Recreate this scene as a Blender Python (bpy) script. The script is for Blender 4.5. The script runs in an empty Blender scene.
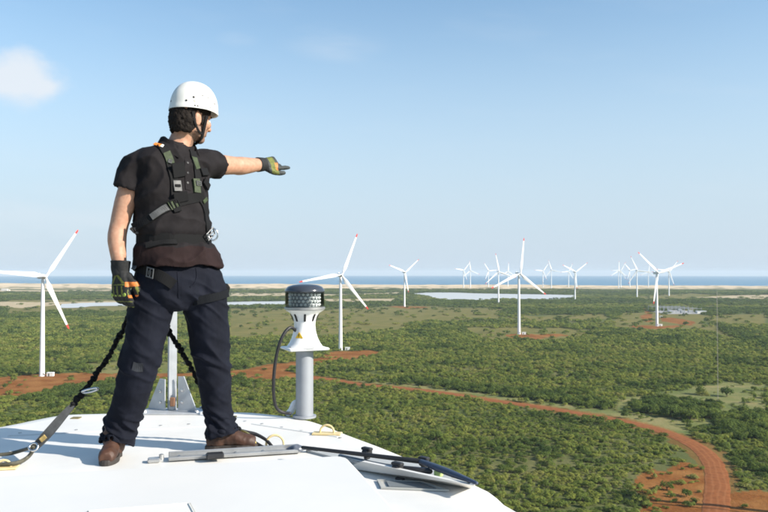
import bpy, bmesh, math, random
import numpy as np
from mathutils import Vector, Matrix, noise
from mathutils.bvhtree import BVHTree

# ------------------------------------------------------------------ camera
EYE = 83.0                       # eye height above the plain, metres
FPX = 760.0                      # focal length in pixels of a 768 px wide frame
PITCH = math.atan(16 / 760.0)
scene = bpy.context.scene
cam_data = bpy.data.cameras.new('camera')
cam = bpy.data.objects.new('camera', cam_data)
scene.collection.objects.link(cam)
cam_data.sensor_width = 36.0
cam_data.lens = FPX / 768 * 36.0
cam_data.clip_start = 0.05
cam_data.clip_end = 120000
cam.location = (0, 0, EYE)
cam.rotation_euler = (math.pi / 2 + PITCH, 0, 0)
scene.camera = cam

# ------------------------------------------------------------------ sky, sun, exposure
SUN_EL = math.radians(30)
SUN_AZ = math.atan2(0.935, -0.355)          # clockwise from +Y
world = bpy.data.worlds.new('World')
scene.world = world
world.use_nodes = True
wn, wl = world.node_tree.nodes, world.node_tree.links
wn.clear()
SKY_STRENGTH = 0.091
w_out = wn.new('ShaderNodeOutputWorld')
w_bg = wn.new('ShaderNodeBackground')
w_bg.inputs['Strength'].default_value = SKY_STRENGTH
w_sky = wn.new('ShaderNodeTexSky')
w_sky.sky_type = 'NISHITA'
w_sky.sun_disc = False
w_sky.sun_elevation = SUN_EL
w_sky.sun_rotation = SUN_AZ
w_sky.altitude = 0
w_sky.air_density = 1.0
w_sky.dust_density = 0.7
w_sky.ozone_density = 1.6
sun_data = bpy.data.lights.new('sun', 'SUN')
sun = bpy.data.objects.new('sun', sun_data)
scene.collection.objects.link(sun)
sun_data.energy = 4.2
sun_data.angle = math.radians(0.53)
sun_data.color = (1.0, 0.93, 0.83)
sun_dir = Vector((math.sin(SUN_AZ) * math.cos(SUN_EL), math.cos(SUN_AZ) * math.cos(SUN_EL), math.sin(SUN_EL)))
sun.rotation_euler = sun_dir.to_track_quat('Z', 'Y').to_euler()
sun.location = (0, 0, 300)
scene.view_settings.view_transform = 'Standard'
scene.view_settings.look = 'None'
scene.view_settings.gamma = 1.0
scene.view_settings.exposure = 1.0
try:
    scene.cycles.use_denoising = True
    scene.cycles.max_bounces = 6
    scene.cycles.diffuse_bounces = 3
    scene.cycles.glossy_bounces = 3
    scene.cycles.transparent_max_bounces = 8
    scene.cycles.volume_bounces = 0
    scene.cycles.filter_width = 1.8
except Exception:
    pass


def wnode(t, **kw):
    n = wn.new(t)
    for k, v in kw.items():
        setattr(n, k, v)
    return n


def wmath(op, a, b=None, clamp=False):
    n = wn.new('ShaderNodeMath')
    n.operation = op
    n.use_clamp = clamp
    for i, v in enumerate((a, b)):
        if v is None:
            continue
        if isinstance(v, (int, float)):
            n.inputs[i].default_value = v
        else:
            wl.new(v, n.inputs[i])
    return n.outputs[0]


def build_clouds():
    """One small soft cumulus low in the west and thin streaks, as a function of direction."""
    tc = wnode('ShaderNodeTexCoord')
    sep = wnode('ShaderNodeSeparateXYZ')
    wl.new(tc.outputs['Generated'], sep.inputs[0])
    az = wmath('ARCTAN2', sep.outputs['X'], sep.outputs['Y'])
    el = wmath('ARCSINE', sep.outputs['Z'])

    def blob(px, py, w, h):
        a0 = math.atan((px - 384) / FPX)
        e0 = math.atan((272 - py) / FPX * math.cos(a0))
        u = wmath('DIVIDE', wmath('SUBTRACT', az, a0), w / FPX)
        v = wmath('DIVIDE', wmath('SUBTRACT', el, e0), h / FPX)
        return wmath('SQRT', wmath('ADD', wmath('POWER', u, 2.0), wmath('POWER', v, 2.0)))
    comb = wnode('ShaderNodeCombineXYZ')
    wl.new(az, comb.inputs[0])
    wl.new(wmath('MULTIPLY', el, 1.5), comb.inputs[1])
    n1 = wnode('ShaderNodeTexNoise')
    n1.inputs['Scale'].default_value = 26
    n1.inputs['Detail'].default_value = 6
    n1.inputs['Roughness'].default_value = 0.5
    wl.new(comb.outputs[0], n1.inputs['Vector'])
    r = wmath('MINIMUM', blob(12, 75, 50, 29), wmath('ADD', blob(40, 86, 28, 18), 0.08))
    d = wmath('ADD', wmath('SUBTRACT', 1.0, r), wmath('MULTIPLY', wmath('SUBTRACT', n1.outputs[0], 0.5), 1.1))
    cl = wnode('ShaderNodeMapRange')
    cl.interpolation_type = 'SMOOTHSTEP'
    cl.inputs['From Min'].default_value = -0.08
    cl.inputs['From Max'].default_value = 0.72
    cl.inputs['To Max'].default_value = 0.9
    wl.new(d, cl.inputs['Value'])
    # thin streaks
    comb2 = wnode('ShaderNodeCombineXYZ')
    wl.new(wmath('ADD', az, wmath('MULTIPLY', el, -0.9)), comb2.inputs[0])
    wl.new(wmath('MULTIPLY', wmath('ADD', el, wmath('MULTIPLY', az, 0.12)), 5.0), comb2.inputs[1])
    n2 = wnode('ShaderNodeTexNoise')
    n2.inputs['Scale'].default_value = 4.2
    n2.inputs['Detail'].default_value = 7
    n2.inputs['Roughness'].default_value = 0.55
    wl.new(comb2.outputs[0], n2.inputs['Vector'])
    st = wnode('ShaderNodeMapRange')
    st.interpolation_type = 'SMOOTHSTEP'
    st.inputs['From Min'].default_value = 0.5
    st.inputs['From Max'].default_value = 0.78
    st.inputs['To Max'].default_value = 0.07
    wl.new(n2.outputs[0], st.inputs['Value'])
    b1 = wmath('SUBTRACT', 1.0, blob(335, 42, 60, 22), True)
    b2 = wmath('SUBTRACT', 1.0, blob(60, 222, 210, 42), True)
    b3 = wmath('SUBTRACT', 1.0, blob(236, 38, 24, 9), True)
    n3 = wnode('ShaderNodeMapRange')
    n3.inputs['From Min'].default_value = 0.40
    n3.inputs['From Max'].default_value = 0.75
    wl.new(n2.outputs[0], n3.inputs['Value'])
    wisp = wmath('MULTIPLY', wmath('ADD', wmath('ADD', b1, b3), wmath('MULTIPLY', b2, 0.9)), wmath('MULTIPLY', n3.outputs[0], 0.5), True)
    m = wmath('MAXIMUM', cl.outputs[0], wmath('MAXIMUM', wisp, st.outputs[0]), True)
    mix = wnode('ShaderNodeMix')
    mix.data_type = 'RGBA'
    wl.new(m, mix.inputs['Factor'])
    # pale moist air above the horizon, the same all round
    tint = wnode('ShaderNodeMix')
    tint.data_type = 'RGBA'
    tint.blend_type = 'MULTIPLY'
    tint.inputs['Factor'].default_value = 1.0
    wl.new(w_sky.outputs[0], tint.inputs[6])
    tint.inputs[7].default_value = (0.96, 1.11, 1.10, 1)
    pf = wnode('ShaderNodeMapRange')
    pf.interpolation_type = 'SMOOTHERSTEP'
    pf.inputs['From Min'].default_value = math.radians(-3)
    pf.inputs['From Max'].default_value = math.radians(27)
    pf.inputs['To Min'].default_value = 0.96
    pf.inputs['To Max'].default_value = 0.0
    wl.new(el, pf.inputs['Value'])
    pale = wnode('ShaderNodeMix')
    pale.data_type = 'RGBA'
    wl.new(pf.outputs[0], pale.inputs['Factor'])
    wl.new(tint.outputs[2], pale.inputs[6])
    pale.inputs[7].default_value = (3.30, 3.95, 4.65, 1)
    wl.new(pale.outputs[2], mix.inputs[6])
    mix.inputs[7].default_value = (4.55, 4.85, 5.2, 1)
    wl.new(mix.outputs[2], w_bg.inputs['Color'])


build_clouds()
wl.new(w_bg.outputs[0], w_out.inputs['Surface'])

# ------------------------------------------------------------------ helpers
COL = scene.collection
CP, SP = math.cos(PITCH), math.sin(PITCH)
REARTH = 7.4e6


def ray(px, py):
    u = (px - 384) / FPX
    v = -(py - 256) / FPX
    return Vector((u, CP - v * SP, SP + v * CP))


def P(px, py, Y):
    """Point seen at photograph pixel (px, py) at distance Y along the ground axis."""
    d = ray(px, py)
    return Vector((0, 0, EYE)) + d * (Y / d.y)


def G(px, py, z=0.0):
    """Point on the horizontal plane at height z under pixel (px, py)."""
    d = ray(px, py)
    return Vector((0, 0, EYE)) + d * ((z - EYE) / d.z)


def pix(x, y, z):
    """World to photograph pixel (numpy arrays allowed)."""
    dz = z - EYE
    f = y * CP + dz * SP
    u = -y * SP + dz * CP
    f = np.maximum(f, 1e-6)
    return 384 + FPX * x / f, 256 - FPX * u / f


def curve_drop(r2):
    return -r2 / (2 * REARTH)


MATS = {}


def mat(name, color, rough=0.6, metal=0.0, var=0.0, vscale=8.0, bump=0.0, bscale=40.0, spec=0.5, color2=None, detail=5.0, fold=None):
    """Principled material with procedural colour variation and bump."""
    if name in MATS:
        return MATS[name]
    m = bpy.data.materials.new(name)
    m.use_nodes = True
    n, l = m.node_tree.nodes, m.node_tree.links
    b = n['Principled BSDF']
    b.inputs['Roughness'].default_value = rough
    b.inputs['Metallic'].default_value = metal
    b.inputs['Specular IOR Level'].default_value = spec
    b.inputs['Base Color'].default_value = (*color, 1)
    if var > 0 or color2 or bump > 0 or fold:
        tc = n.new('ShaderNodeTexCoord')
    if var > 0 or color2:
        nz = n.new('ShaderNodeTexNoise')
        nz.inputs['Scale'].default_value = vscale
        nz.inputs['Detail'].default_value = detail
        l.new(tc.outputs['Object'], nz.inputs['Vector'])
        mx = n.new('ShaderNodeMix')
        mx.data_type = 'RGBA'
        c2 = color2 or tuple(c * (1 - var) for c in color)
        mx.inputs[6].default_value = (*color, 1)
        mx.inputs[7].default_value = (*c2, 1)
        mr = n.new('ShaderNodeMapRange')
        mr.inputs['From Min'].default_value = 0.35
        mr.inputs['From Max'].default_value = 0.65
        l.new(nz.outputs[0], mr.inputs['Value'])
        l.new(mr.outputs[0], mx.inputs['Factor'])
        l.new(mx.outputs[2], b.inputs['Base Color'])
        mr2 = n.new('ShaderNodeMapRange')
        mr2.inputs['To Min'].default_value = max(0.03, rough - 0.08)
        mr2.inputs['To Max'].default_value = min(1, rough + 0.1)
        l.new(nz.outputs[0], mr2.inputs['Value'])
        l.new(mr2.outputs[0], b.inputs['Roughness'])
    if bump > 0:
        nb = n.new('ShaderNodeTexNoise')
        nb.inputs['Scale'].default_value = bscale
        nb.inputs['Detail'].default_value = 4
        l.new(tc.outputs['Object'], nb.inputs['Vector'])
        bp = n.new('ShaderNodeBump')
        bp.inputs['Strength'].default_value = 1.0
        bp.inputs['Distance'].default_value = bump
        l.new(nb.outputs[0], bp.inputs['Height'])
        l.new(bp.outputs[0], b.inputs['Normal'])
        if fold:      # soft creases: ridged noise, stretched along the drape
            mp = n.new('ShaderNodeMapping')
            mp.inputs['Scale'].default_value = fold[2]
            mp.inputs['Rotation'].default_value = (0.3, 0.5, 0.2)
            l.new(tc.outputs['Object'], mp.inputs['Vector'])
            nf = n.new('ShaderNodeTexNoise')
            nf.noise_type = 'RIDGED_MULTIFRACTAL'
            nf.inputs['Scale'].default_value = fold[1]
            nf.inputs['Detail'].default_value = 2.5
            nf.inputs['Distortion'].default_value = 0.6
            l.new(mp.outputs[0], nf.inputs['Vector'])
            bf = n.new('ShaderNodeBump')
            bf.inputs['Strength'].default_value = 1.0
            bf.inputs['Distance'].default_value = fold[0]
            l.new(nf.outputs[0], bf.inputs['Height'])
            l.new(bf.outputs[0], bp.inputs['Normal'])
    MATS[name] = m
    return m


def tag(o, label=None, cat=None, group=None, kind=None):
    if label:
        o['label'] = label
    if cat:
        o['category'] = cat
    if group:
        o['group'] = group
    if kind:
        o['kind'] = kind
    return o


def empty(name, loc, label=None, cat=None, group=None, rotz=0.0):
    o = bpy.data.objects.new(name, None)
    o.empty_display_size = 0.2
    o.location = loc
    o.rotation_euler = (0, 0, rotz)
    COL.objects.link(o)
    return tag(o, label, cat, group)


def world_of(o):
    M = Matrix.Translation(o.location) @ o.rotation_euler.to_matrix().to_4x4() @ Matrix.Diagonal((*o.scale, 1))
    if o.parent is not None:
        M = world_of(o.parent) @ o.matrix_parent_inverse @ M
    return M


def link(name, me, mats=(), parent=None, loc=None, smooth=False):
    if not isinstance(mats, (list, tuple)):
        mats = [mats]
    for m in mats:
        me.materials.append(m)
    if smooth:
        me.polygons.foreach_set('use_smooth', np.ones(len(me.polygons), dtype=bool))
    o = bpy.data.objects.new(name, me)
    COL.objects.link(o)
    if parent is not None:
        o.parent = parent
        # children are modelled in world space: undo the parent's placement
        o.matrix_parent_inverse = world_of(parent).inverted()
    if loc is not None:
        o.location = loc
    return o


def link_local(name, me, mats=(), parent=None, smooth=False):
    """Part modelled in its parent's own coordinates."""
    if not isinstance(mats, (list, tuple)):
        mats = [mats]
    if not me.materials:
        for m in mats:
            me.materials.append(m)
    if smooth:
        me.polygons.foreach_set('use_smooth', np.ones(len(me.polygons), dtype=bool))
    o = bpy.data.objects.new(name, me)
    COL.objects.link(o)
    o.parent = parent
    return o


def bm_mesh(bm, name='mesh', recalc=True):
    if recalc:
        bmesh.ops.recalc_face_normals(bm, faces=bm.faces)
    me = bpy.data.meshes.new(name)
    bm.to_mesh(me)
    bm.free()
    return me


def smooth_by_angle(me, deg=35):
    me.polygons.foreach_set('use_smooth', np.ones(len(me.polygons), dtype=bool))
    try:
        me.set_sharp_from_angle(angle=math.radians(deg))
    except Exception:
        pass


def add_ring_loft(bm, rings, cap0=True, cap1=True, close=True, mi=0):
    """rings: lists of points of equal count -> skin."""
    vr = [[bm.verts.new(p) for p in r] for r in rings]
    n = len(vr[0])
    for a, b in zip(vr[:-1], vr[1:]):
        for i in range(n if close else n - 1):
            j = (i + 1) % n
            f = bm.faces.new((a[i], a[j], b[j], b[i]))
            f.material_index = mi
    if cap0 and n > 2:
        bm.faces.new(list(reversed(vr[0]))).material_index = mi
    if cap1 and n > 2:
        bm.faces.new(vr[-1]).material_index = mi
    return vr


def add_box(bm, c, sx, sy, sz, ax=None, ay=None, az=None, bev=0.0, mi=0):
    """Box centred at c with full sizes along axes ax, ay, az; bevelled by chamfered rings."""
    ax = Vector(ax) if ax is not None else Vector((1, 0, 0))
    ay = Vector(ay) if ay is not None else Vector((0, 1, 0))
    az = Vector(az) if az is not None else ax.cross(ay)
    c = Vector(c)
    hx, hy, hz = sx / 2, sy / 2, sz / 2
    b = min(bev, hx * .9, hy * .9, hz * .9)
    rings = []
    if b <= 0:
        for z in (-hz, hz):
            rings.append([c + ax * x + ay * y + az * z for x, y in ((-hx, -hy), (hx, -hy), (hx, hy), (-hx, hy))])
    else:
        for z, k in ((-hz, b), (-hz + b, 0), (hz - b, 0), (hz, b)):
            pts = []
            for x, y in ((-hx + b, -hy + k), (hx - b, -hy + k), (hx - k, -hy + b), (hx - k, hy - b), (hx - b, hy - k), (-hx + b, hy - k), (-hx + k, hy - b), (-hx + k, -hy + b)):
                pts.append(c + ax * x + ay * y + az * z)
            if k > 0:
                pts = [c + ax * x + ay * y + az * z for x, y in ((-hx + 1.6 * b, -hy + b), (hx - 1.6 * b, -hy + b), (hx - b, -hy + 1.6 * b), (hx - b, hy - 1.6 * b), (hx - 1.6 * b, hy - b), (-hx + 1.6 * b, hy - b), (-hx + b, hy - 1.6 * b), (-hx + b, -hy + 1.6 * b))]
            rings.append(pts)
    add_ring_loft(bm, rings, mi=mi)


def add_lathe(bm, prof, c, axis=(0, 0, 1), n=24, mi=0, cap0=True, cap1=True):
    """prof: (radius, height) pairs along axis from c."""
    az = Vector(axis).normalized()
    ax = az.orthogonal().normalized()
    ay = az.cross(ax)
    c = Vector(c)
    rings = [[c + az * h + (ax * math.cos(t) + ay * math.sin(t)) * max(r, 1e-4) for t in [2 * math.pi * i / n for i in range(n)]] for r, h in prof]
    return add_ring_loft(bm, rings, cap0, cap1, mi=mi)


def catmull(pts, sub=6):
    pts = [np.array(p, dtype=float) for p in pts]
    if len(pts) < 3:
        sub = max(1, sub)
        return [pts[0] + (pts[1] - pts[0]) * i / sub for i in range(sub + 1)]
    ext = [2 * pts[0] - pts[1]] + pts + [2 * pts[-1] - pts[-2]]
    out = []
    for i in range(1, len(ext) - 2):
        p0, p1, p2, p3 = ext[i - 1:i + 3]
        for k in range(sub):
            t = k / sub
            out.append(0.5 * (2 * p1 + (p2 - p0) * t + (2 * p0 - 5 * p1 + 4 * p2 - p3) * t * t + (-p0 + 3 * p1 - 3 * p2 + p3) * t ** 3))
    out.append(pts[-1])
    return out


def add_tube(bm, pts, radii, n=10, sub=5, flat=1.0, flatdir=None, mi=0, rounded=True):
    """Tapered tube along a smooth path; radii per point (or one number). flat<1 squeezes along flatdir."""
    if isinstance(radii, (int, float)):
        radii = [radii] * len(pts)
    data = [np.array([*p, r], dtype=float) for p, r in zip(pts, radii)]
    dd = catmull(data, sub) if sub > 0 else data
    c = [Vector(d[:3]) for d in dd]
    r = [max(1e-4, float(d[3])) for d in dd]
    m = len(c)
    tang = [(c[min(i + 1, m - 1)] - c[max(i - 1, 0)]).normalized() for i in range(m)]
    if flatdir is not None:
        u = Vector(flatdir)
    else:
        u = tang[0].orthogonal()
    rings = []

    def ring(cc, t, rr):
        nonlocal u
        u = (u - t * u.dot(t))
        if u.length < 1e-6:
            u = t.orthogonal()
        u.normalize()
        v = t.cross(u)
        return [cc + (u * math.cos(a) * flat + v * math.sin(a)) * rr for a in [2 * math.pi * i / n for i in range(n)]]
    if rounded:
        for k in (0.95, 0.6):
            h = math.sqrt(1 - k * k)
            rings.append(ring(c[0] - tang[0] * r[0] * k, tang[0], r[0] * h))
    for i in range(m):
        rings.append(ring(c[i], tang[i], r[i]))
    if rounded:
        for k in (0.6, 0.95):
            h = math.sqrt(1 - k * k)
            rings.append(ring(c[-1] + tang[-1] * r[-1] * k, tang[-1], r[-1] * h))
    add_ring_loft(bm, rings, mi=mi)


def add_ellipsoid(bm, c, rx, ry, rz, ax=(1, 0, 0), ay=(0, 1, 0), az=(0, 0, 1), n=16, m=10, mi=0):
    c = Vector(c)
    ax, ay, az = Vector(ax), Vector(ay), Vector(az)
    rings = []
    for j in range(m + 1):
        ph = -math.pi / 2 + math.pi * (j + 0.15) / (m + 0.3)
        cr, sr = math.cos(ph), math.sin(ph)
        rings.append([c + ax * (rx * cr * math.cos(t)) + ay * (ry * cr * math.sin(t)) + az * (rz * sr) for t in [2 * math.pi * i / n for i in range(n)]])
    add_ring_loft(bm, rings, mi=mi)


def remesh(bm, voxel, smooth_it=4, smooth_f=0.5, name='mesh'):
    """Union overlapping closed shells into one continuous skin."""
    me = bm_mesh(bm, name)
    o = bpy.data.objects.new('tmp', me)
    COL.objects.link(o)
    r = o.modifiers.new('r', 'REMESH')
    r.mode = 'VOXEL'
    r.voxel_size = voxel
    if smooth_it:
        s = o.modifiers.new('s', 'SMOOTH')
        s.iterations = smooth_it
        s.factor = smooth_f
    dg = bpy.context.evaluated_depsgraph_get()
    out = bpy.data.meshes.new_from_object(o.evaluated_get(dg))
    bpy.data.objects.remove(o)
    bpy.data.meshes.remove(me)
    out.name = name
    out.polygons.foreach_set('use_smooth', np.ones(len(out.polygons), dtype=bool))
    return out


def get_co(me):
    a = np.empty(len(me.vertices) * 3, dtype=np.float32)
    me.vertices.foreach_get('co', a)
    return a.reshape(-1, 3)


def set_co(me, co):
    me.vertices.foreach_set('co', np.ascontiguousarray(co, dtype=np.float32).ravel())
    me.update()


def get_no(me):
    a = np.empty(len(me.vertices) * 3, dtype=np.float32)
    me.vertices.foreach_get('normal', a)
    return a.reshape(-1, 3)


def mesh_np(name, co, faces):
    """Mesh from arrays: co (n,3), faces (m,k)."""
    me = bpy.data.meshes.new(name)
    co = np.ascontiguousarray(co, dtype=np.float32)
    faces = np.ascontiguousarray(faces, dtype=np.int32)
    me.vertices.add(len(co))
    me.vertices.foreach_set('co', co.ravel())
    k = faces.shape[1]
    me.loops.add(faces.size)
    me.loops.foreach_set('vertex_index', faces.ravel())
    me.polygons.add(len(faces))
    me.polygons.foreach_set('loop_start', np.arange(0, faces.size, k, dtype=np.int32))
    me.update(calc_edges=True)
    me.validate()
    return me


def fbm(x, y, z=0.0, octv=4):
    return noise.fractal(Vector((x, y, z)), 1.0, 2.0, octv)


def inside(poly, x, y):
    """Vectorised point in polygon."""
    r = np.zeros(x.shape, dtype=bool)
    n = len(poly)
    for i in range(n):
        x0, y0 = poly[i]
        x1, y1 = poly[(i + 1) % n]
        c = ((y0 > y) != (y1 > y))
        with np.errstate(divide='ignore', invalid='ignore'):
            xi = (x1 - x0) * (y - y0) / (y1 - y0 + 1e-12) + x0
        r ^= c & (x < xi)
    return r


def vnoise(x, y, seed=0):
    """Smooth value noise, vectorised, about -1..1."""
    def h(ix, iy):
        n = (ix * 374761393 + iy * 668265263 + seed * 1442695041) & 0x7fffffff
        n = ((n ^ (n >> 13)) * 1274126177) & 0x7fffffff
        return ((n ^ (n >> 16)) & 0xffff) / 32767.5 - 1
    ix = np.floor(x).astype(np.int64)
    iy = np.floor(y).astype(np.int64)
    fx, fy = x - ix, y - iy
    fx = fx * fx * (3 - 2 * fx)
    fy = fy * fy * (3 - 2 * fy)
    a = h(ix, iy) * (1 - fx) + h(ix + 1, iy) * fx
    b = h(ix, iy + 1) * (1 - fx) + h(ix + 1, iy + 1) * fx
    return a * (1 - fy) + b * fy


def vfbm(x, y, seed=0, octv=4):
    s, a, t = 0, 1.0, 0
    for o in range(octv):
        s = s + a * vnoise(x * 2 ** o, y * 2 ** o, seed + o)
        t += a
        a *= 0.5
    return s / t * 1.5

# ------------------------------------------------------------------ landscape masks (photograph pixels -> ground)
CLEARINGS = [
    [(225, 308), (335, 309), (420, 306), (505, 309), (500, 318), (420, 322), (400, 330), (330, 336), (225, 338)],
    [(0, 300), (110, 299), (140, 303), (140, 312), (60, 311), (0, 316)],
    [(330, 379), (412, 384), (500, 395), (580, 406.5), (632, 415), (672, 424), (700, 436), (690, 440), (664, 429), (628, 420), (577, 410), (496, 399), (410, 387)],
    [(625, 402), (660, 394), (690, 387), (735, 383), (768, 384), (768, 416), (731, 418), (711, 427), (668, 424), (630, 413)],
    [(700, 316), (768, 314), (768, 326), (740, 325), (715, 322)],
    [(636, 314), (700, 308), (712, 318), (700, 330), (640, 331), (615, 325)],
    [(640, 297), (690, 293), (768, 297), (768, 300), (700, 298), (650, 301)],
    [(520, 316), (600, 314), (600, 319), (520, 321)],
    [(80, 366), (130, 358), (170, 362), (170, 374), (110, 374)],
    [(460, 327), (560, 328), (600, 330), (560, 341), (480, 340)],
    [(700, 322), (740, 330), (768, 342), (768, 350), (735, 340), (700, 328)],
]
SANDY = [
    [(-60, 289.5), (60, 290), (130, 289.4), (130, 291.6), (40, 292), (-60, 291.6)],
    [(-60, 301), (60, 302), (140, 300.5), (140, 303.5), (64, 304), (30, 308), (-60, 306)],
    [(222, 293), (285, 293), (340, 294.5), (400, 292), (400, 293.5), (320, 296.5), (222, 296.5)],
    [(318, 299), (395, 298.5), (392, 302), (330, 302.5)],
    [(690, 297), (768, 294.5), (800, 295), (800, 297.5), (720, 299.5)],
]
LAGOONS = [
    [(412, 293.7), (426, 292.6), (450, 292.4), (483, 293.4), (520, 294), (560, 294.6), (579, 295.5), (572, 298.6), (540, 299.2), (500, 298.3), (487, 299.8), (450, 299.6), (438, 298.6), (428, 296)],
    [(62, 304), (85, 302.9), (115, 302.3), (150, 302), (150, 305.5), (110, 305.9), (92, 306.2), (80, 307.6), (60, 307.6)],
    [(205, 302.8), (245, 301.6), (283, 301.2), (318, 299.8), (318, 301), (283, 305.2), (245, 305.8), (205, 306)],
]
PADS = [
    [(-260, 384), (-120, 380), (-40, 378), (10, 376), (36, 374), (75, 372.2), (110, 374), (128, 374), (150, 373.5), (175, 373), (235, 369), (235, 374), (180, 378), (128, 380), (105, 383), (75, 386), (55, 390), (25, 395), (0, 397), (-40, 398), (-140, 394), (-260, 391)],
    [(226, 372), (250, 368), (268, 364), (285, 363), (305, 360), (320, 357), (330, 351.5), (345, 350), (372, 350.5), (388, 353), (375, 356), (350, 358.5), (335, 360), (320, 363), (300, 366), (285, 371), (300, 374), (318, 374.5), (330, 377.5), (318, 380.5), (285, 379), (265, 381), (245, 379), (226, 384)],
    [(503, 334.5), (520, 333.2), (540, 334), (560, 334.2), (572, 335), (552, 337), (530, 340), (515, 339)],
    [(628, 326), (645, 325), (662, 325.5), (680, 325), (684, 327), (665, 328.5), (640, 328.2)],
    [(643, 307), (650, 311), (653, 317), (652, 321), (647, 322), (643, 318), (641, 316), (647, 314)],
    [(659, 317.5), (672, 317), (684, 319), (694, 322), (690, 325.2), (680, 324), (670, 321.5), (660, 320.5)],
    [(640, 476), (652, 468), (668, 470), (684, 461), (700, 466), (706, 490), (708, 520), (636, 520), (648, 498), (633, 488)],
    [(727, 493), (768, 491), (800, 490), (800, 525), (727, 525)],
    [(390, 307), (400, 306), (420, 306.4), (432, 307.2), (415, 308.6), (398, 308.2)],
    [(488, 303.4), (500, 303), (515, 303.6), (500, 304.6)],
]
ROAD_PX = [(300, 376), (330, 379), (362, 384), (411, 388.6), (454, 394.2), (497, 400.6), (540, 406.6), (577, 412.6), (606, 417), (630, 422), (651, 427.2), (668, 433), (684, 439.5), (698, 447.5), (708, 456), (714, 466), (717.5, 480), (717, 497), (715, 520), (711, 560), (700, 640)]
DARK_TREES = [
    [(400, 378), (470, 386), (540, 394), (612, 404), (608, 409), (540, 400.5), (470, 391.5), (400, 383)],
    [(634, 402), (660, 399), (690, 401), (720, 404), (722, 416), (690, 419), (660, 417), (634, 411)],
    [(712, 418), (740, 413), (768, 412), (768, 442), (740, 440), (718, 430)],
    [(722, 325), (745, 332), (768, 341), (768, 350), (740, 341), (722, 331)],
    [(70, 384), (105, 380), (130, 384), (130, 396), (70, 398), (40, 402), (20, 400)],
    [(228, 371), (250, 372), (258, 378), (244, 383), (228, 383)],
]
# single trees and bushes that stand out: pixel of the base, crown radius (m), height (m)
SINGLES = [
    (700, 394, 5.0, 6.0, 'dark round tree beside the tall thin mast, on its left', 'tree'),
    (727, 396, 5.5, 6.5, 'dark round tree just right of the tall thin mast', 'tree'),
    (744, 403, 1.9, 4.2, 'small slender dark tree alone on the grass clearing', 'tree'),
    (755, 399, 2.2, 4.6, 'small tree right of the slender one on the grass clearing', 'tree'),
    (651, 413, 5.2, 5.6, 'broad dark tree at the left end of the tree row by the grass clearing', 'tree'),
    (671, 417, 5.6, 6.6, 'tallest dark tree in the middle of the row beside the grass clearing', 'tree'),
    (690, 420, 5.4, 6.2, 'dark tree at the near end of the row beside the grass clearing', 'tree'),
    (711, 416, 5.0, 5.2, 'olive rounded tree at the right end of the row beside the grass clearing', 'tree'),
    (730, 431, 5.2, 5.5, 'dark tree at the left edge of the thicket right of the road', 'tree'),
    (752, 424, 5.6, 6.0, 'dark tree at the back of the thicket right of the road', 'tree'),
    (566, 402, 5.0, 5.2, 'dark tree behind the grass verge, leftmost of a gapped row along the road', 'tree'),
    (592, 404, 4.6, 5.0, 'dark tree in the gapped row behind the grass verge of the road', 'tree'),
    (14, 381, 3.0, 3.6, 'dark bush standing alone on the red soil left of the nearest tower', 'bush'),
    (655, 478, 2.2, 2.2, 'round bush alone in the middle of the bare red soil by the road', 'bush'),
    (701, 469, 1.8, 1.8, 'small bush at the inner edge of the road bend', 'bush'),
    (700, 492, 1.4, 1.3, 'low bush at the road edge beside the bare red soil', 'bush'),
    (652, 498, 1.4, 1.2, 'low bush on bare red soil close to the long shadow', 'bush'),
    (238, 380, 4.6, 4.6, 'rounded bush on the red track behind the worker', 'bush'),
]


def world_poly(poly):
    return [tuple(G(px, py, 0.0)[:2]) for px, py in poly]


W_CLEAR = [world_poly(p) for p in CLEARINGS]
W_SAND = [world_poly(p) for p in SANDY]
W_LAGOON = [world_poly(p) for p in LAGOONS]
W_PAD = [world_poly(p) for p in PADS]
W_DARK = [world_poly(p) for p in DARK_TREES]
ROAD_C = np.array(catmull([G(*q) for q in ROAD_PX], 14))[:, :2]
COAST = 4450.0


def in_any(polys, x, y, jit=0.0, seed=1):
    """Inside any polygon, its outline roughened in world space."""
    if jit:
        s = np.maximum(4.0, np.hypot(x, y) * 0.02)
        x = x + vfbm(x / s, y / s, seed) * jit * s * 0.5
        y = y + vfbm(x / s + 31, y / s, seed + 7) * jit * s * 1.2
    r = np.zeros(x.shape, dtype=bool)
    for p in polys:
        r |= inside(p, x, y)
    return r


def road_dist(x, y):
    d = np.full(x.shape, 1e9)
    a, b = ROAD_C[:-1], ROAD_C[1:]
    for p, q in zip(a, b):
        e = q - p
        L2 = e @ e + 1e-9
        t = np.clip(((x - p[0]) * e[0] + (y - p[1]) * e[1]) / L2, 0, 1)
        d = np.minimum(d, np.hypot(x - p[0] - t * e[0], y - p[1] - t * e[1]))
    return d


# ------------------------------------------------------------------ ground
def smooth01(t):
    t = np.clip(t, 0, 1)
    return t * t * (3 - 2 * t)


def ground_z(X, Y):
    R = np.hypot(X, Y)
    near = np.exp(-R / 1500.0)
    return curve_drop(R ** 2) - 9.0 * smooth01((Y - COAST + 60) / 120) - 0.5 * near + vfbm(X / 60, Y / 60, 3) * 0.35 * near


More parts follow.
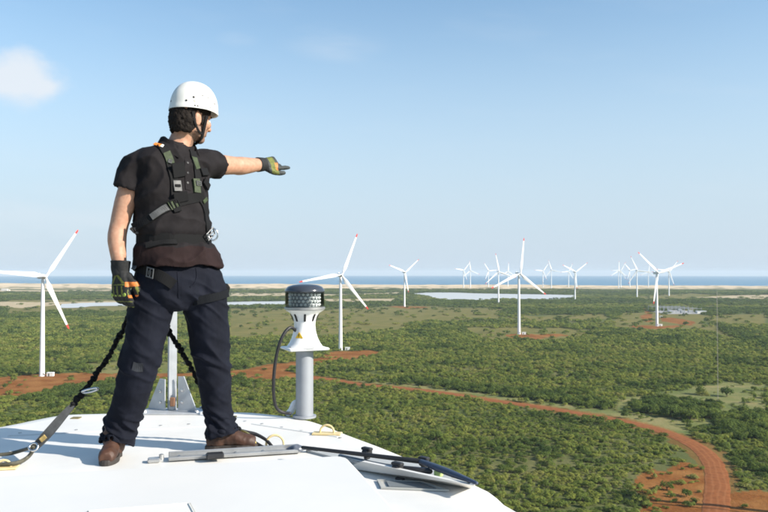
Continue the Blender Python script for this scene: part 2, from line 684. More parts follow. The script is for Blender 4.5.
def build_ground():
    az = np.concatenate([np.radians(np.arange(-180, -52, 6)), np.radians(np.linspace(-50, 50, 640)), np.radians(np.arange(54, 180, 6))])
    rr = np.concatenate([[2, 40, 90, 150], np.geomspace(190, 5200, 420), np.geomspace(5600, 46000, 22)])
    A, R = np.meshgrid(az, rr)
    X, Y = R * np.sin(A), R * np.cos(A)
    Z = ground_z(X, Y)
    co = np.stack([X, Y, Z], -1).reshape(-1, 3)
    na, nr = len(az), len(rr)
    i = np.arange(na)
    F = []
    for j in range(nr - 1):
        a = j * na + i
        b = j * na + (i + 1) % na
        F.append(np.stack([a, b, b + na, a + na], -1)[:, ::-1])
    F = np.concatenate(F)
    me = mesh_np('ground', co, F)
    x, y = X.ravel(), Y.ravel()
    clear = in_any(W_CLEAR, x, y, 0.9, 11).astype(np.float32)
    sand = in_any(W_SAND, x, y, 0.3, 12).astype(np.float32)
    soil = (in_any(W_PAD, x, y, 0.55, 13)).astype(np.float32)
    soil = np.maximum(soil, (road_dist(x, y) < 8.5 + 3 * vfbm(x / 9, y / 9, 5)).astype(np.float32) * 0.55)
    for nm, arr in (('clear', clear), ('sandy', sand), ('soil', soil)):
        a = me.attributes.new(nm, 'FLOAT', 'POINT')
        a.data.foreach_set('value', arr)
    m = bpy.data.materials.new('scrub_ground')
    m.use_nodes = True
    n, l = m.node_tree.nodes, m.node_tree.links
    b = n['Principled BSDF']
    b.inputs['Roughness'].default_value = 0.95
    b.inputs['Specular IOR Level'].default_value = 0.03
    geo = n.new('ShaderNodeNewGeometry')

    def nz(scale, det=5, rough=0.55):
        t = n.new('ShaderNodeTexNoise')
        t.inputs['Scale'].default_value = scale
        t.inputs['Detail'].default_value = det
        t.inputs['Roughness'].default_value = rough
        l.new(geo.outputs['Position'], t.inputs['Vector'])
        return t.outputs[0]

    def mr(v, a, c):
        t = n.new('ShaderNodeMapRange')
        t.inputs['From Min'].default_value = a
        t.inputs['From Max'].default_value = c
        l.new(v, t.inputs['Value'])
        return t.outputs[0]

    def mix(f, c1, c2):
        t = n.new('ShaderNodeMix')
        t.data_type = 'RGBA'
        if hasattr(f, 'is_output') or not isinstance(f, float):
            l.new(f, t.inputs['Factor'])
        else:
            t.inputs['Factor'].default_value = f
        for k, c in ((6, c1), (7, c2)):
            if isinstance(c, tuple):
                t.inputs[k].default_value = (*c, 1)
            else:
                l.new(c, t.inputs[k])
        return t.outputs[2]

    def att(nm):
        t = n.new('ShaderNodeAttribute')
        t.attribute_name = nm
        return t.outputs['Fac']
    big, mid, fine = nz(0.006), nz(0.05), nz(0.6, 6, 0.65)
    base = mix(mr(mid, 0.35, 0.65), (0.098, 0.107, 0.039), (0.141, 0.134, 0.055))
    base = mix(mr(big, 0.42, 0.62), base, (0.077, 0.100, 0.032))
    grass = mix(mr(mid, 0.38, 0.62), (0.156, 0.168, 0.058), (0.231, 0.202, 0.090))
    grass = mix(mr(nz(0.02), 0.45, 0.6), grass, (0.121, 0.146, 0.050))
    dry = mix(mr(nz(0.03, 6), 0.40, 0.62), (0.175, 0.150, 0.052), (0.125, 0.125, 0.040))
    far = n.new('ShaderNodeSeparateXYZ')
    l.new(geo.outputs['Position'], far.inputs[0])
    grass = mix(mr(far.outputs['Y'], 560, 760), grass, dry)
    col = mix(att('clear'), base, grass)
    col = mix(mr(nz(0.012, 6), 0.62, 0.74), col, (0.160, 0.140, 0.070))
    sandc = mix(mr(mid, 0.4, 0.6), (0.46, 0.37, 0.24), (0.36, 0.29, 0.18))
    col = mix(att('sandy'), col, sandc)
    soilc = mix(mr(fine, 0.35, 0.65), (0.221, 0.084, 0.025), (0.160, 0.063, 0.019))
    soilc = mix(mr(mid, 0.44, 0.60), soilc, (0.261, 0.121, 0.039))
    col = mix(att('soil'), col, soilc)
    l.new(col, b.inputs['Base Color'])
    bp = n.new('ShaderNodeBump')
    bp.inputs['Distance'].default_value = 0.6
    bp.inputs['Strength'].default_value = 0.7
    l.new(fine, bp.inputs['Height'])
    l.new(bp.outputs[0], b.inputs['Normal'])
    o = link('ground', me, m, smooth=True)
    tag(o, 'flat green scrubland plain with clearings, stretching out to the coast', kind='structure')
    return o


ground = build_ground()


def build_road():
    c = ROAD_C
    co, F, acr = [], [], []
    prof = [(-1.0, -0.06), (-0.88, 0.06), (-0.6, 0.10), (-0.3, 0.14), (0, 0.17), (0.3, 0.14), (0.6, 0.10), (0.88, 0.06), (1.0, -0.06)]
    k = len(prof)
    m = len(c)
    for i in range(m):
        t = c[min(i + 1, m - 1)] - c[max(i - 1, 0)]
        t /= np.linalg.norm(t)
        s = np.array([t[1], -t[0]])
        for u, z in prof:
            w = 4.5 * (1 + 0.07 * vnoise(np.array(c[i][0] / 3 + u * 40), np.array(c[i][1] / 3), 4)) if abs(u) == 1.0 else 4.5
            q = c[i] + s * u * w
            co.append((q[0], q[1], z + 0.14 + float(ground_z(np.array(q[0]), np.array(q[1])))))
            acr.append(u)
    for i in range(m - 1):
        for j in range(k - 1):
            a = i * k + j
            F.append((a, a + 1, a + k + 1, a + k))
    me = mesh_np('dirt_road', np.array(co), np.array(F))
    a = me.attributes.new('across', 'FLOAT', 'POINT')
    a.data.foreach_set('value', np.array(acr, dtype=np.float32))
    mt = mat('red_dirt', (0.250, 0.088, 0.030), 0.95, var=0.25, vscale=0.35, bump=0.015, bscale=0.7, spec=0.1, detail=8)
    n, l = mt.node_tree.nodes, mt.node_tree.links
    b = n['Principled BSDF']
    src = b.inputs['Base Color'].links[0].from_socket
    at = n.new('ShaderNodeAttribute')
    at.attribute_name = 'across'
    w = n.new('ShaderNodeTexWave')
    w.wave_type = 'BANDS'
    w.bands_direction = 'X'
    w.inputs['Scale'].default_value = 0.62
    w.inputs['Distortion'].default_value = 0.0
    cb = n.new('ShaderNodeCombineXYZ')
    gp = n.new('ShaderNodeNewGeometry')
    wn_ = n.new('ShaderNodeTexNoise')
    wn_.inputs['Scale'].default_value = 0.07
    wn_.inputs['Detail'].default_value = 5
    l.new(gp.outputs['Position'], wn_.inputs['Vector'])
    ad = n.new('ShaderNodeMath')
    ad.operation = 'MULTIPLY_ADD'
    l.new(wn_.outputs[0], ad.inputs[0])
    ad.inputs[1].default_value = 0.7
    l.new(at.outputs['Fac'], ad.inputs[2])
    l.new(ad.outputs[0], cb.inputs[0])
    l.new(cb.outputs[0], w.inputs['Vector'])
    mr = n.new('ShaderNodeMapRange')
    mr.inputs['From Min'].default_value = 0.55
    mr.inputs['From Max'].default_value = 0.95
    mr.inputs['To Max'].default_value = 0.38
    l.new(w.outputs[0], mr.inputs['Value'])
    mx = n.new('ShaderNodeMix')
    mx.data_type = 'RGBA'
    l.new(mr.outputs[0], mx.inputs['Factor'])
    l.new(src, mx.inputs[6])
    mx.inputs[7].default_value = (0.30, 0.125, 0.050, 1)
    l.new(mx.outputs[2], b.inputs['Base Color'])
    o = link('dirt_road', me, mt, smooth=True)
    tag(o, 'red dirt road curving through the green scrub', kind='structure')


build_road()


def build_sheet(name, poly, z, mt, label, rough=0.0):
    bm = bmesh.new()
    pts = []
    n = len(poly)
    sm = catmull([(*p, 0) for p in poly + [poly[0]]], 6)[:-1]
    vs = [bm.verts.new((p[0], p[1], z + curve_drop(p[0] ** 2 + p[1] ** 2))) for p in sm]
    f = bm.faces.new(vs)
    bmesh.ops.triangulate(bm, faces=[f])
    me = bm_mesh(bm, name)
    o = link(name, me, mt)
    tag(o, label, kind='structure')


def water_mat(name, base, rough, bscale, bump):
    m = mat(name, base, rough, spec=0.5)
    n, l = m.node_tree.nodes, m.node_tree.links
    geo = n.new('ShaderNodeNewGeometry')
    nz = n.new('ShaderNodeTexNoise')
    nz.inputs['Scale'].default_value = bscale
    nz.inputs['Detail'].default_value = 6
    l.new(geo.outputs['Position'], nz.inputs['Vector'])
    bp = n.new('ShaderNodeBump')
    bp.inputs['Distance'].default_value = bump
    l.new(nz.outputs[0], bp.inputs['Height'])
    l.new(bp.outputs[0], n['Principled BSDF'].inputs['Normal'])
    return m


lag = water_mat('lagoon_water', (0.50, 0.49, 0.46), 0.35, 0.4, 0.05)
for k, p in enumerate(W_LAGOON):
    build_sheet('lagoon', p, 0.25, lag, ['pale shallow lagoon in front of the dunes', 'narrow blue lagoon behind the nearest left turbine', 'pale narrow lagoon left of the beacon'][k])


def build_sea():
    az = np.radians(np.linspace(-62, 62, 140))
    rr = np.geomspace(3900, 45500, 120)
    A, R = np.meshgrid(az, rr)
    X, Y = R * np.sin(A), R * np.cos(A)
    Z = -3.0 + curve_drop(R ** 2)
    na = len(az)
    i = np.arange(na - 1)
    F = np.concatenate([np.stack([j * na + i, j * na + i + 1, (j + 1) * na + i + 1, (j + 1) * na + i], -1)[:, ::-1] for j in range(len(rr) - 1)])
    me = mesh_np('sea', np.stack([X, Y, Z], -1).reshape(-1, 3), F)
    m = water_mat('sea_water', (0.020, 0.140, 0.240), 0.35, 0.05, 2.5)
    o = link('sea', me, m, smooth=True)
    tag(o, 'blue sea reaching a straight horizon beyond the dunes', kind='structure')


build_sea()


def dune_height(x, y):
    az = x / np.maximum(y, 1) / 0.505
    crest = np.interp(az, [-1.6, -1, -0.5, 0.2, 0.5, 1.0, 1.6], [24, 27, 25, 17, 13, 8, 6])
    t = smooth01((y - 3640) / 620)
    back = 1 - smooth01((y - 4300) / 150)
    h = crest * t * (0.72 + 0.28 * vfbm(x / 260, y / 170, 21)) + 3.0 * np.abs(vfbm(x / 90, y / 70, 22)) * t
    return h * back - 9 * (1 - back) - 0.6 * (1 - t)


def build_dunes():
    xs = np.arange(-4200, 4200, 22.0)
    ys = np.arange(3600, 4480, 14.0)
    X, Y = np.meshgrid(xs, ys)
    Z = dune_height(X, Y) + curve_drop(X ** 2 + Y ** 2)
    na = len(xs)
    i = np.arange(na - 1)
    F = np.concatenate([np.stack([j * na + i, j * na + i + 1, (j + 1) * na + i + 1, (j + 1) * na + i], -1) for j in range(len(ys) - 1)])
    me = mesh_np('sand_dunes', np.stack([X, Y, Z], -1).reshape(-1, 3), F)
    m = mat('dune_sand', (0.60, 0.47, 0.31), 0.95, var=0.14, vscale=0.006, spec=0.1)
    n, l = m.node_tree.nodes, m.node_tree.links
    b = n['Principled BSDF']
    src = b.inputs['Base Color'].links[0].from_socket
    geo = n.new('ShaderNodeNewGeometry')
    nz = n.new('ShaderNodeTexNoise')
    nz.inputs['Scale'].default_value = 0.012
    nz.inputs['Detail'].default_value = 7
    l.new(geo.outputs['Position'], nz.inputs['Vector'])
    sp = n.new('ShaderNodeSeparateXYZ')
    l.new(geo.outputs['Position'], sp.inputs[0])
    mr = n.new('ShaderNodeMapRange')      # creeping plants on the landward foot of the dunes
    mr.inputs['From Min'].default_value = 3640
    mr.inputs['From Max'].default_value = 4000
    mr.inputs['To Min'].default_value = 0.22
    mr.inputs['To Max'].default_value = 0.0
    l.new(sp.outputs['Y'], mr.inputs['Value'])
    ad = n.new('ShaderNodeMath')
    l.new(nz.outputs[0], ad.inputs[0])
    l.new(mr.outputs[0], ad.inputs[1])
    m2 = n.new('ShaderNodeMapRange')
    m2.inputs['From Min'].default_value = 0.56
    m2.inputs['From Max'].default_value = 0.64
    m2.inputs['To Max'].default_value = 0.8
    l.new(ad.outputs[0], m2.inputs['Value'])
    mx = n.new('ShaderNodeMix')
    mx.data_type = 'RGBA'
    l.new(m2.outputs[0], mx.inputs['Factor'])
    l.new(src, mx.inputs[6])
    mx.inputs[7].default_value = (0.10, 0.11, 0.045, 1)
    l.new(mx.outputs[2], b.inputs['Base Color'])
    o = link('sand_dunes', me, m, smooth=True)
    tag(o, 'pale sand dunes between the scrubland and the sea', kind='structure')


build_dunes()

# ------------------------------------------------------------------ haze
bm = bmesh.new()
add_box(bm, (0, 0, (142 - 146) / 2), 93000, 93000, 142 + 146)
hz_me = bm_mesh(bm, 'haze')
hz = bpy.data.materials.new('haze_air')
hz.use_nodes = True
hn, hl = hz.node_tree.nodes, hz.node_tree.links
hn.clear()
h_out = hn.new('ShaderNodeOutputMaterial')
h_vol = hn.new('ShaderNodeVolumePrincipled')
h_vol.inputs['Color'].default_value = (0.78, 0.90, 1.0, 1)
h_vol.inputs['Density'].default_value = 0.000048
h_vol.inputs['Anisotropy'].default_value = 0.0
hl.new(h_vol.outputs[0], h_out.inputs['Volume'])
haze = link('haze', hz_me, hz)
tag(haze, 'thin pale sea haze over the whole plain', kind='stuff')

# ------------------------------------------------------------------ scrub vegetation
def foliage_mat(name, cols, trans=0.42):
    m = bpy.data.materials.new(name)
    m.use_nodes = True
    n, l = m.node_tree.nodes, m.node_tree.links
    n.clear()
    out = n.new('ShaderNodeOutputMaterial')
    oi = n.new('ShaderNodeObjectInfo')
    geo = n.new('ShaderNodeNewGeometry')
    nz = n.new('ShaderNodeTexNoise')
    nz.inputs['Scale'].default_value = 0.018
    nz.inputs['Detail'].default_value = 4
    l.new(geo.outputs['Position'], nz.inputs['Vector'])
    nz2 = n.new('ShaderNodeTexNoise')
    nz2.inputs['Scale'].default_value = 0.9
    l.new(geo.outputs['Position'], nz2.inputs['Vector'])

    def ma(op, a, b):
        t = n.new('ShaderNodeMath')
        t.operation = op
        for i, v in enumerate((a, b)):
            if isinstance(v, float):
                t.inputs[i].default_value = v
            else:
                l.new(v, t.inputs[i])
        return t.outputs[0]
    f = ma('ADD', ma('MULTIPLY', oi.outputs['Random'], 0.62), ma('MULTIPLY', ma('SUBTRACT', nz.outputs[0], 0.36), 1.15))
    f = ma('ADD', f, ma('MULTIPLY', ma('SUBTRACT', nz2.outputs[0], 0.5), 0.35))
    r = n.new('ShaderNodeValToRGB')
    e = r.color_ramp.elements
    e[0].position, e[0].color = 0.05, (*cols[0], 1)
    e[1].position, e[1].color = 0.95, (*cols[-1], 1)
    for i, c in enumerate(cols[1:-1]):
        x = e.new(0.05 + 0.9 * (i + 1) / (len(cols) - 1))
        x.color = (*c, 1)
    l.new(f, r.inputs[0])
    d = n.new('ShaderNodeBsdfDiffuse')
    t = n.new('ShaderNodeBsdfTranslucent')
    ms = n.new('ShaderNodeMixShader')
    ms.inputs[0].default_value = trans
    l.new(r.outputs[0], d.inputs[0])
    l.new(r.outputs[0], t.inputs[0])
    l.new(d.outputs[0], ms.inputs[1])
    l.new(t.outputs[0], ms.inputs[2])
    l.new(ms.outputs[0], out.inputs['Surface'])
    return m


SCRUB = foliage_mat('scrub_leaves', [(0.109, 0.153, 0.043), (0.183, 0.230, 0.054), (0.264, 0.285, 0.066), (0.285, 0.275, 0.090)])
DARKLEAF = foliage_mat('tree_leaves', [(0.070, 0.110, 0.034), (0.124, 0.168, 0.042), (0.202, 0.240, 0.056)])
BARK = mat('bark', (0.12, 0.09, 0.06), 0.9, var=0.4, vscale=3)


def crown_mesh(name, seed, leaves, lobes, size, tall):
    """Crown of many leaf sprays on several lobes; unit radius, base at z=0, height `tall`."""
    rg = np.random.default_rng(seed)
    L = []
    for i in range(lobes):
        a = rg.uniform(0, 2 * math.pi)
        r = 0.68 * math.sqrt(rg.uniform(0, 1))
        rad = rg.uniform(0.20, 0.50) * (1.15 - 0.4 * r)
        L.append((r * math.cos(a), r * math.sin(a), tall * rg.uniform(0.30, 0.72) * (1.1 - 0.5 * r), rad))
    co, F = [], []
    for k in range(leaves):
        lx, ly, lz, rad = L[rg.integers(lobes)]
        d = rg.normal(size=3)
        d /= np.linalg.norm(d)
        if d[2] < -0.35:
            d[2] *= -1
        q = np.array([lx, ly, lz]) + d * rad * np.array([1, 1, 0.8 * tall / 0.9]) * rg.uniform(0.72, 1.08)
        if q[2] < 0.03:
            q[2] = rg.uniform(0.03, 0.15)
        nrm = d + np.array([0, 0, 0.35]) + rg.normal(size=3) * 0.32
        nrm /= np.linalg.norm(nrm)
        u = np.cross(nrm, rg.normal(size=3))
        u /= np.linalg.norm(u) + 1e-9
        v = np.cross(nrm, u)
        s = size * rg.uniform(0.6, 1.3)
        b = len(co)
        co += [q - u * s, q - v * s * 0.55 + nrm * s * 0.15, q + u * s, q + v * s * 0.55 + nrm * s * 0.15]
        F.append((b, b + 1, b + 2, b + 3))
    return mesh_np(name, np.array(co), np.array(F))


def trunk_mesh(seed):
    rg = random.Random(seed)
    bm = bmesh.new()
    add_tube(bm, [(0, 0, -0.2), (0.02, 0.01, 0.2), (0.05, -0.02, 0.45)], [0.06, 0.05, 0.035], n=6, sub=2)
    for k in range(4):
        a = rg.uniform(0, 6.28)
        add_tube(bm, [(0, 0, 0.12), (0.2 * math.cos(a), 0.2 * math.sin(a), 0.32), (0.42 * math.cos(a), 0.42 * math.sin(a), 0.52)], [0.035, 0.025, 0.012], n=5, sub=2)
    me = bm_mesh(bm, 'trunk')
    me.materials.append(BARK)
    return me


VAR = []         # (mesh, kind) crowns
for s in range(5):
    me = crown_mesh('scrub_crown', 100 + s, 460, 8 + s % 3, 0.098, 0.95)
    me.materials.append(SCRUB)
    VAR.append(me)
for s in range(3):
    me = crown_mesh('tree_crown', 200 + s, 500, 11, 0.10, 1.1)
    me.materials.append(DARKLEAF)
    VAR.append(me)
for s in range(3):
    me = crown_mesh('far_crown', 300 + s, 150, 10, 0.17, 0.9)
    me.materials.append(SCRUB)
    VAR.append(me)
for s in range(2):
    me = crown_mesh('far_tree_crown', 400 + s, 150, 10, 0.17, 1.0)
    me.materials.append(DARKLEAF)
    VAR.append(me)
TRUNKS = [trunk_mesh(s) for s in range(3)]
IDX = {'scrub': (0, 5), 'tree': (5, 8), 'far': (8, 11), 'fartree': (11, 13)}


def scatter():
    """Positions of the scrub: denser near, ever wider clumps towards the horizon."""
    rg = np.random.default_rng(7)
    pts = []
    r = 150.0
    while r < 3720:
        s = max(2.9, r * 0.0064)
        n = int(r * math.radians(96) / s)
        a = np.radians(-48) + np.radians(96) * (np.arange(n) + rg.uniform(0, 1, n)) / n
        q = r + rg.uniform(-0.5, 0.5, n) * s
        pts.append(np.stack([q * np.sin(a), q * np.cos(a), np.full(n, s)], -1))
        r += s * 0.95
    p = np.concatenate(pts)
    x, y, s = p.T
    u = rg.uniform(0, 1, len(p))
    r = np.hypot(x, y)
    dens = np.full(len(p), 0.90)
    gap = vfbm(x / 38, y / 38, 41)
    dens = np.where(gap > 0.46, 0.55, dens)
    mid = (r > 1250)
    patch = vfbm(x / 420, y / 260, 55)
    dens = np.where(mid & (patch > 0.18), 0.30, dens)
    dens = np.where(in_any(W_CLEAR, x, y, 0.9, 11), np.where(r > 620, 0.035, 0.08), dens)
    dens = np.where(in_any(W_SAND, x, y, 0.3, 12), 0.04, dens)
    pad = in_any(W_PAD, x, y, 0.55, 13)
    soilpx = inside(W_PAD[6], x, y)
    dens = np.where(pad, 0.035, dens)
    dens = np.where(soilpx, 0.38, dens)
    rd = road_dist(x, y)
    dens = np.where(rd < 7.5, 0.0, dens)
    dark = in_any(W_DARK, x, y, 0.3, 14)
    dens = np.where(dark & (rd > 7.5) & ~pad, 0.82, dens)
    dens = np.where(in_any(W_LAGOON, x, y), 0.0, dens)
    # thinner cover around the bare soil in the road bend
    px, py = pix(x, y, 0.0)
    bend = np.exp(-(((px - 670) / 45) ** 2 + ((py - 480) / 40) ** 2))
    dens = dens * (1 - 0.6 * bend)
    keep = u < dens
    x, y, s, r, dark, px, py = (v[keep] for v in (x, y, s, r, dark, px, py))
    n = len(x)
    darkish = dark | ((vfbm(x / 55, y / 40, 61) > 0.36) & (rg.uniform(0, 1, n) < 0.7)) | ((r > 1500) & (vfbm(x / 700, y / 260, 62) > -0.05))
    rad = s * rg.uniform(0.48, 0.92, n) * np.where(r < 700, rg.choice([0.55, 0.75, 0.9, 1.05, 1.4], n), 1.0)
    rad = np.where(dark & (r < 900), np.maximum(rad, rg.uniform(2.8, 4.2, n)), rad)
    hgt = np.where(r < 900, rad * rg.uniform(0.50, 0.95, n), rg.uniform(3.0, 5.2, n))
    hgt = np.where(darkish, hgt * 1.2, hgt)
    return x, y, r, rad, hgt, darkish, px, py, rg


SX, SY, SR, SRAD, SH, SDARK, SPX, SPY, RG = scatter()

# nacelle outline in the picture: nothing below it is seen
SIL = [(0, 425), (30, 419), (62, 413.5), (100, 412), (170, 411), (240, 410.5), (270, 412.5), (300, 416.5), (318, 421), (345, 432), (405, 455), (480, 487), (516, 512), (768, 600)]


def visible(px, py):
    return (px > -4) & (px < 772) & (py < 520) & (py < np.interp(px, [a for a, b in SIL], [b for a, b in SIL]) + 3)


def plant(x, y, rad, h, mesh, label, cat, group, name, seed):
    root = empty(name, (x, y, curve_drop(x * x + y * y) - 0.25), label, cat, group, rotz=(seed * 2.399) % 6.283)
    asp = 0.78 + 0.5 * ((seed * 0.618) % 1)
    root.scale = (rad * asp, rad / asp, h)
    c = link_local('crown', mesh, (), root)
    t = link_local('trunk', TRUNKS[seed % 3], (), root)
    return root


for k, (px, py, rad, h, label, cat) in enumerate(SINGLES):
    g = G(px, py, 0)
    plant(g.x, g.y, rad, h, VAR[5 + k % 3] if rad > 2.5 else VAR[k % 5], label, cat, None, 'tree' if cat == 'tree' else 'bush', k)

ZONES = [
    ('soil', 'on bare red soil inside the road bend', 'scattered shrubs on the red soil by the road'),
    ('right', 'in the thicket to the right of the dirt road', 'shrubs on the right of the dirt road'),
    ('near', 'in dense scrub between white roof and dirt road', 'shrubs between the roof and the dirt road'),
    ('beyond', 'in the scrub beyond the far side of the dirt road', 'shrubs on the far side of the dirt road'),
    ('left', 'near the red clearing of the left turbine', 'shrubs beside the left red clearing'),
]
vis = visible(SPX, SPY)
score = np.where(vis, SRAD / SR, 0)
order = np.argsort(-score)
IND = order[:270]
ind_mask = np.zeros(len(SX), dtype=bool)
ind_mask[IND] = True


def zone_of(px, py):
    if px < 240:
        return 4
    if px > 630 and py > 455 and inside(PADS[6], np.array([px]), np.array([py]))[0]:
        return 0
    rx = np.interp(py, [388, 400, 412, 422, 433, 447, 466, 480, 520], [411, 497, 577, 630, 668, 698, 714, 717, 715])
    if px > rx:
        return 1 if py > 414 and px > 690 else 3
    return 2


NEAR_ROAD = road_dist(SX[IND], SY[IND])
RAD_MED = float(np.median(SRAD[IND]))
for k, i in enumerate(IND):
    z = ZONES[zone_of(SPX[i], SPY[i])]
    d = bool(SDARK[i])
    size = 'broad' if SRAD[i] > RAD_MED * 1.25 else ('small' if SRAD[i] < RAD_MED * 0.8 else 'middling')
    tone = 'dark green' if d else 'light olive-green'
    where, grp = z[1], z[2]
    if NEAR_ROAD[k] < 12 and z[0] != 'soil':
        where = 'at the edge of the dirt road, ' + ('inside' if z[0] == 'near' else 'outside') + ' its bend'
        grp = 'shrubs at the %s road edge' % ('inner' if z[0] == 'near' else 'outer')
    lab = '%s %s shrub %s' % (size, tone, where)
    plant(float(SX[i]), float(SY[i]), float(SRAD[i]), float(SH[i]), VAR[5 + k % 3] if d else VAR[k % 5], lab, 'shrub', '%s %s %s' % (size, tone, grp), 'shrub', k)


def build_scrub():
    lib = bpy.data.collections.new('scrub_kinds')
    for i, me in enumerate(VAR):
        o = bpy.data.objects.new('kind_%02d' % i, me)
        lib.objects.link(o)
    m = ~ind_mask
    x, y, r, rad, h, dk = SX[m], SY[m], SR[m], SRAD[m], SH[m], SDARK[m]
    n = len(x)
    me = bpy.data.meshes.new('scrub')
    me.vertices.add(n)
    asp = RG.uniform(0.74, 1.32, n)
    z = curve_drop(r ** 2) - 0.3
    me.vertices.foreach_set('co', np.stack([x, y, z], -1).astype(np.float32).ravel())
    far = r > 850
    idx = np.where(dk, np.where(far, 11 + RG.integers(0, 2, n), 5 + RG.integers(0, 3, n)), np.where(far, 8 + RG.integers(0, 3, n), RG.integers(0, 5, n)))
    a = me.attributes.new('kind_index', 'INT', 'POINT')
    a.data.foreach_set('value', idx.astype(np.int32))
    a = me.attributes.new('size', 'FLOAT_VECTOR', 'POINT')
    a.data.foreach_set('vector', np.stack([rad * asp, rad / asp, h], -1).astype(np.float32).ravel())
    a = me.attributes.new('turn', 'FLOAT_VECTOR', 'POINT')
    a.data.foreach_set('vector', np.stack([np.zeros(n), np.zeros(n), RG.uniform(0, 6.28, n)], -1).astype(np.float32).ravel())
    o = bpy.data.objects.new('scrub', me)
    COL.objects.link(o)
    tag(o, 'dense green scrub covering the plain as far as the dunes', kind='stuff')
    g = bpy.data.node_groups.new('scrub_scatter', 'GeometryNodeTree')
    g.interface.new_socket('Geometry', in_out='INPUT', socket_type='NodeSocketGeometry')
    g.interface.new_socket('Geometry', in_out='OUTPUT', socket_type='NodeSocketGeometry')
    gi, go = g.nodes.new('NodeGroupInput'), g.nodes.new('NodeGroupOutput')
    ci = g.nodes.new('GeometryNodeCollectionInfo')
    ci.inputs['Collection'].default_value = lib
    ci.inputs['Separate Children'].default_value = True
    ci.inputs['Reset Children'].default_value = True
    ip = g.nodes.new('GeometryNodeInstanceOnPoints')
    ip.inputs['Pick Instance'].default_value = True

    def na(nm, t):
        q = g.nodes.new('GeometryNodeInputNamedAttribute')
        q.data_type = t
        q.inputs['Name'].default_value = nm
        return q.outputs['Attribute']
    g.links.new(gi.outputs[0], ip.inputs['Points'])
    g.links.new(ci.outputs[0], ip.inputs['Instance'])
    g.links.new(na('kind_index', 'INT'), ip.inputs['Instance Index'])
    e2r = g.nodes.new('FunctionNodeEulerToRotation')
    g.links.new(na('turn', 'FLOAT_VECTOR'), e2r.inputs[0])
    g.links.new(e2r.outputs[0], ip.inputs['Rotation'])
    g.links.new(na('size', 'FLOAT_VECTOR'), ip.inputs['Scale'])
    g.links.new(ip.outputs[0], go.inputs[0])
    md = o.modifiers.new('scatter', 'NODES')
    md.node_group = g
    print('scrub instances', n)


build_scrub()

# ------------------------------------------------------------------ wind turbines
WHITE = mat('turbine_white', (0.84, 0.84, 0.83), 0.35, var=0.04, vscale=0.2)
REDTIP = mat('tip_red', (0.62, 0.045, 0.035), 0.4)
DARKGREY = mat('dark_grey_metal', (0.06, 0.065, 0.07), 0.5)
HUBH, ROT_R = 79.0, 47.0


def m_tower():
    bm = bmesh.new()
    prof = [(2.25, -0.6), (2.25, 0.4), (2.05, 0.4)]
    for k in range(1, 5):
        h = 19.0 * k
        r = 2.05 - 0.8 * k / 4
        prof += [(r + 0.005, h - 0.15), (r + 0.05, h - 0.13), (r + 0.05, h + 0.1), (r, h + 0.12)]
    prof += [(1.25, HUBH - 1.9)]
    add_lathe(bm, prof, (0, 0, 0), n=28)
    me = bm_mesh(bm, 'tower')
    smooth_by_angle(me, 40)
    me.materials.append(WHITE)
    return me


def m_door():
    bm = bmesh.new()
    add_box(bm, (0, -2.08, 1.7), 0.9, 0.16, 2.1, bev=0.05)
    me = bm_mesh(bm, 'door')
    me.materials.append(DARKGREY)
    return me


def m_house():
    """Nacelle housing, rotor axis along -Y, tower top at origin height HUBH."""
    bm = bmesh.new()
    rings = []
    for y, w, h0, h1 in ((-2.6, 1.15, -1.1, 1.15), (-2.2, 1.5, -1.55, 1.5), (-0.5, 1.7, -1.85, 1.85), (3.5, 1.75, -1.85, 1.95), (6.4, 1.6, -1.6, 1.9), (7.0, 1.25, -1.2, 1.6)):
        c = 0.45
        rings.append([(x, y, HUBH + z) for x, z in ((-w + c, h0), (w - c, h0), (w, h0 + c), (w, h1 - c), (w - c, h1), (-w + c, h1), (-w, h1 - c), (-w, h0 + c))])
    add_ring_loft(bm, rings)
    add_box(bm, (0, 5.6, HUBH + 2.3), 1.4, 0.5, 0.8, bev=0.05)
    me = bm_mesh(bm, 'housing')
    smooth_by_angle(me, 30)
    me.materials.append(WHITE)
    return me


def m_hub():
    bm = bmesh.new()
    add_lathe(bm, [(1.25, 0), (1.45, 0.3), (1.5, 1.2), (1.35, 2.0), (0.9, 2.7), (0.3, 3.05), (0.02, 3.1)], (0, -2.7, HUBH), axis=(0, -1, 0), n=24)
    me = bm_mesh(bm, 'hub')
    smooth_by_angle(me, 40)
    me.materials.append(WHITE)
    return me


def blade_rings(r0, r1, n):
    rings = []
    for i in range(n + 1):
        r = r0 + (r1 - r0) * i / n
        t = r / ROT_R
        if t < 0.2:
            f = smooth01(np.array((t - 0.05) / 0.15))
            ch = 1.9 + (4.2 - 1.9) * f
            th = 1.9 + (1.2 - 1.9) * f
        else:
            ch = 4.2 + (1.3 - 4.2) * ((t - 0.2) / 0.8) ** 0.85
            th = ch * (0.28 - 0.14 * (t - 0.2) / 0.8)
            if t > 0.97:
                k = max(0.12, 1 - ((t - 0.97) / 0.03) ** 2 * 0.88)
                ch *= k
                th *= k
        tw = math.radians(14 * (1 - t) ** 1.6 + 3)
        ring = []
        for k in range(14):
            a = 2 * math.pi * k / 14
            cx = math.cos(a) * ch * 0.5 + ch * 0.18
            # round at the root, airfoil outboard
            cy = math.sin(a) * th * 0.5 * (1 if t < 0.12 else (0.62 + 0.38 * math.cos(a + math.pi)) if True else 1)
            x = cx * math.cos(tw) - cy * math.sin(tw)
            y = cx * math.sin(tw) + cy * math.cos(tw)
            ring.append((x, y - 4.1 - 0.9 * t * t, r))
        rings.append(ring)
    return rings


def m_blade(r0, r1, n, name, mt):
    bm = bmesh.new()
    add_ring_loft(bm, blade_rings(r0, r1, n))
    me = bm_mesh(bm, name)
    smooth_by_angle(me, 45)
    me.materials.append(mt)
    return me


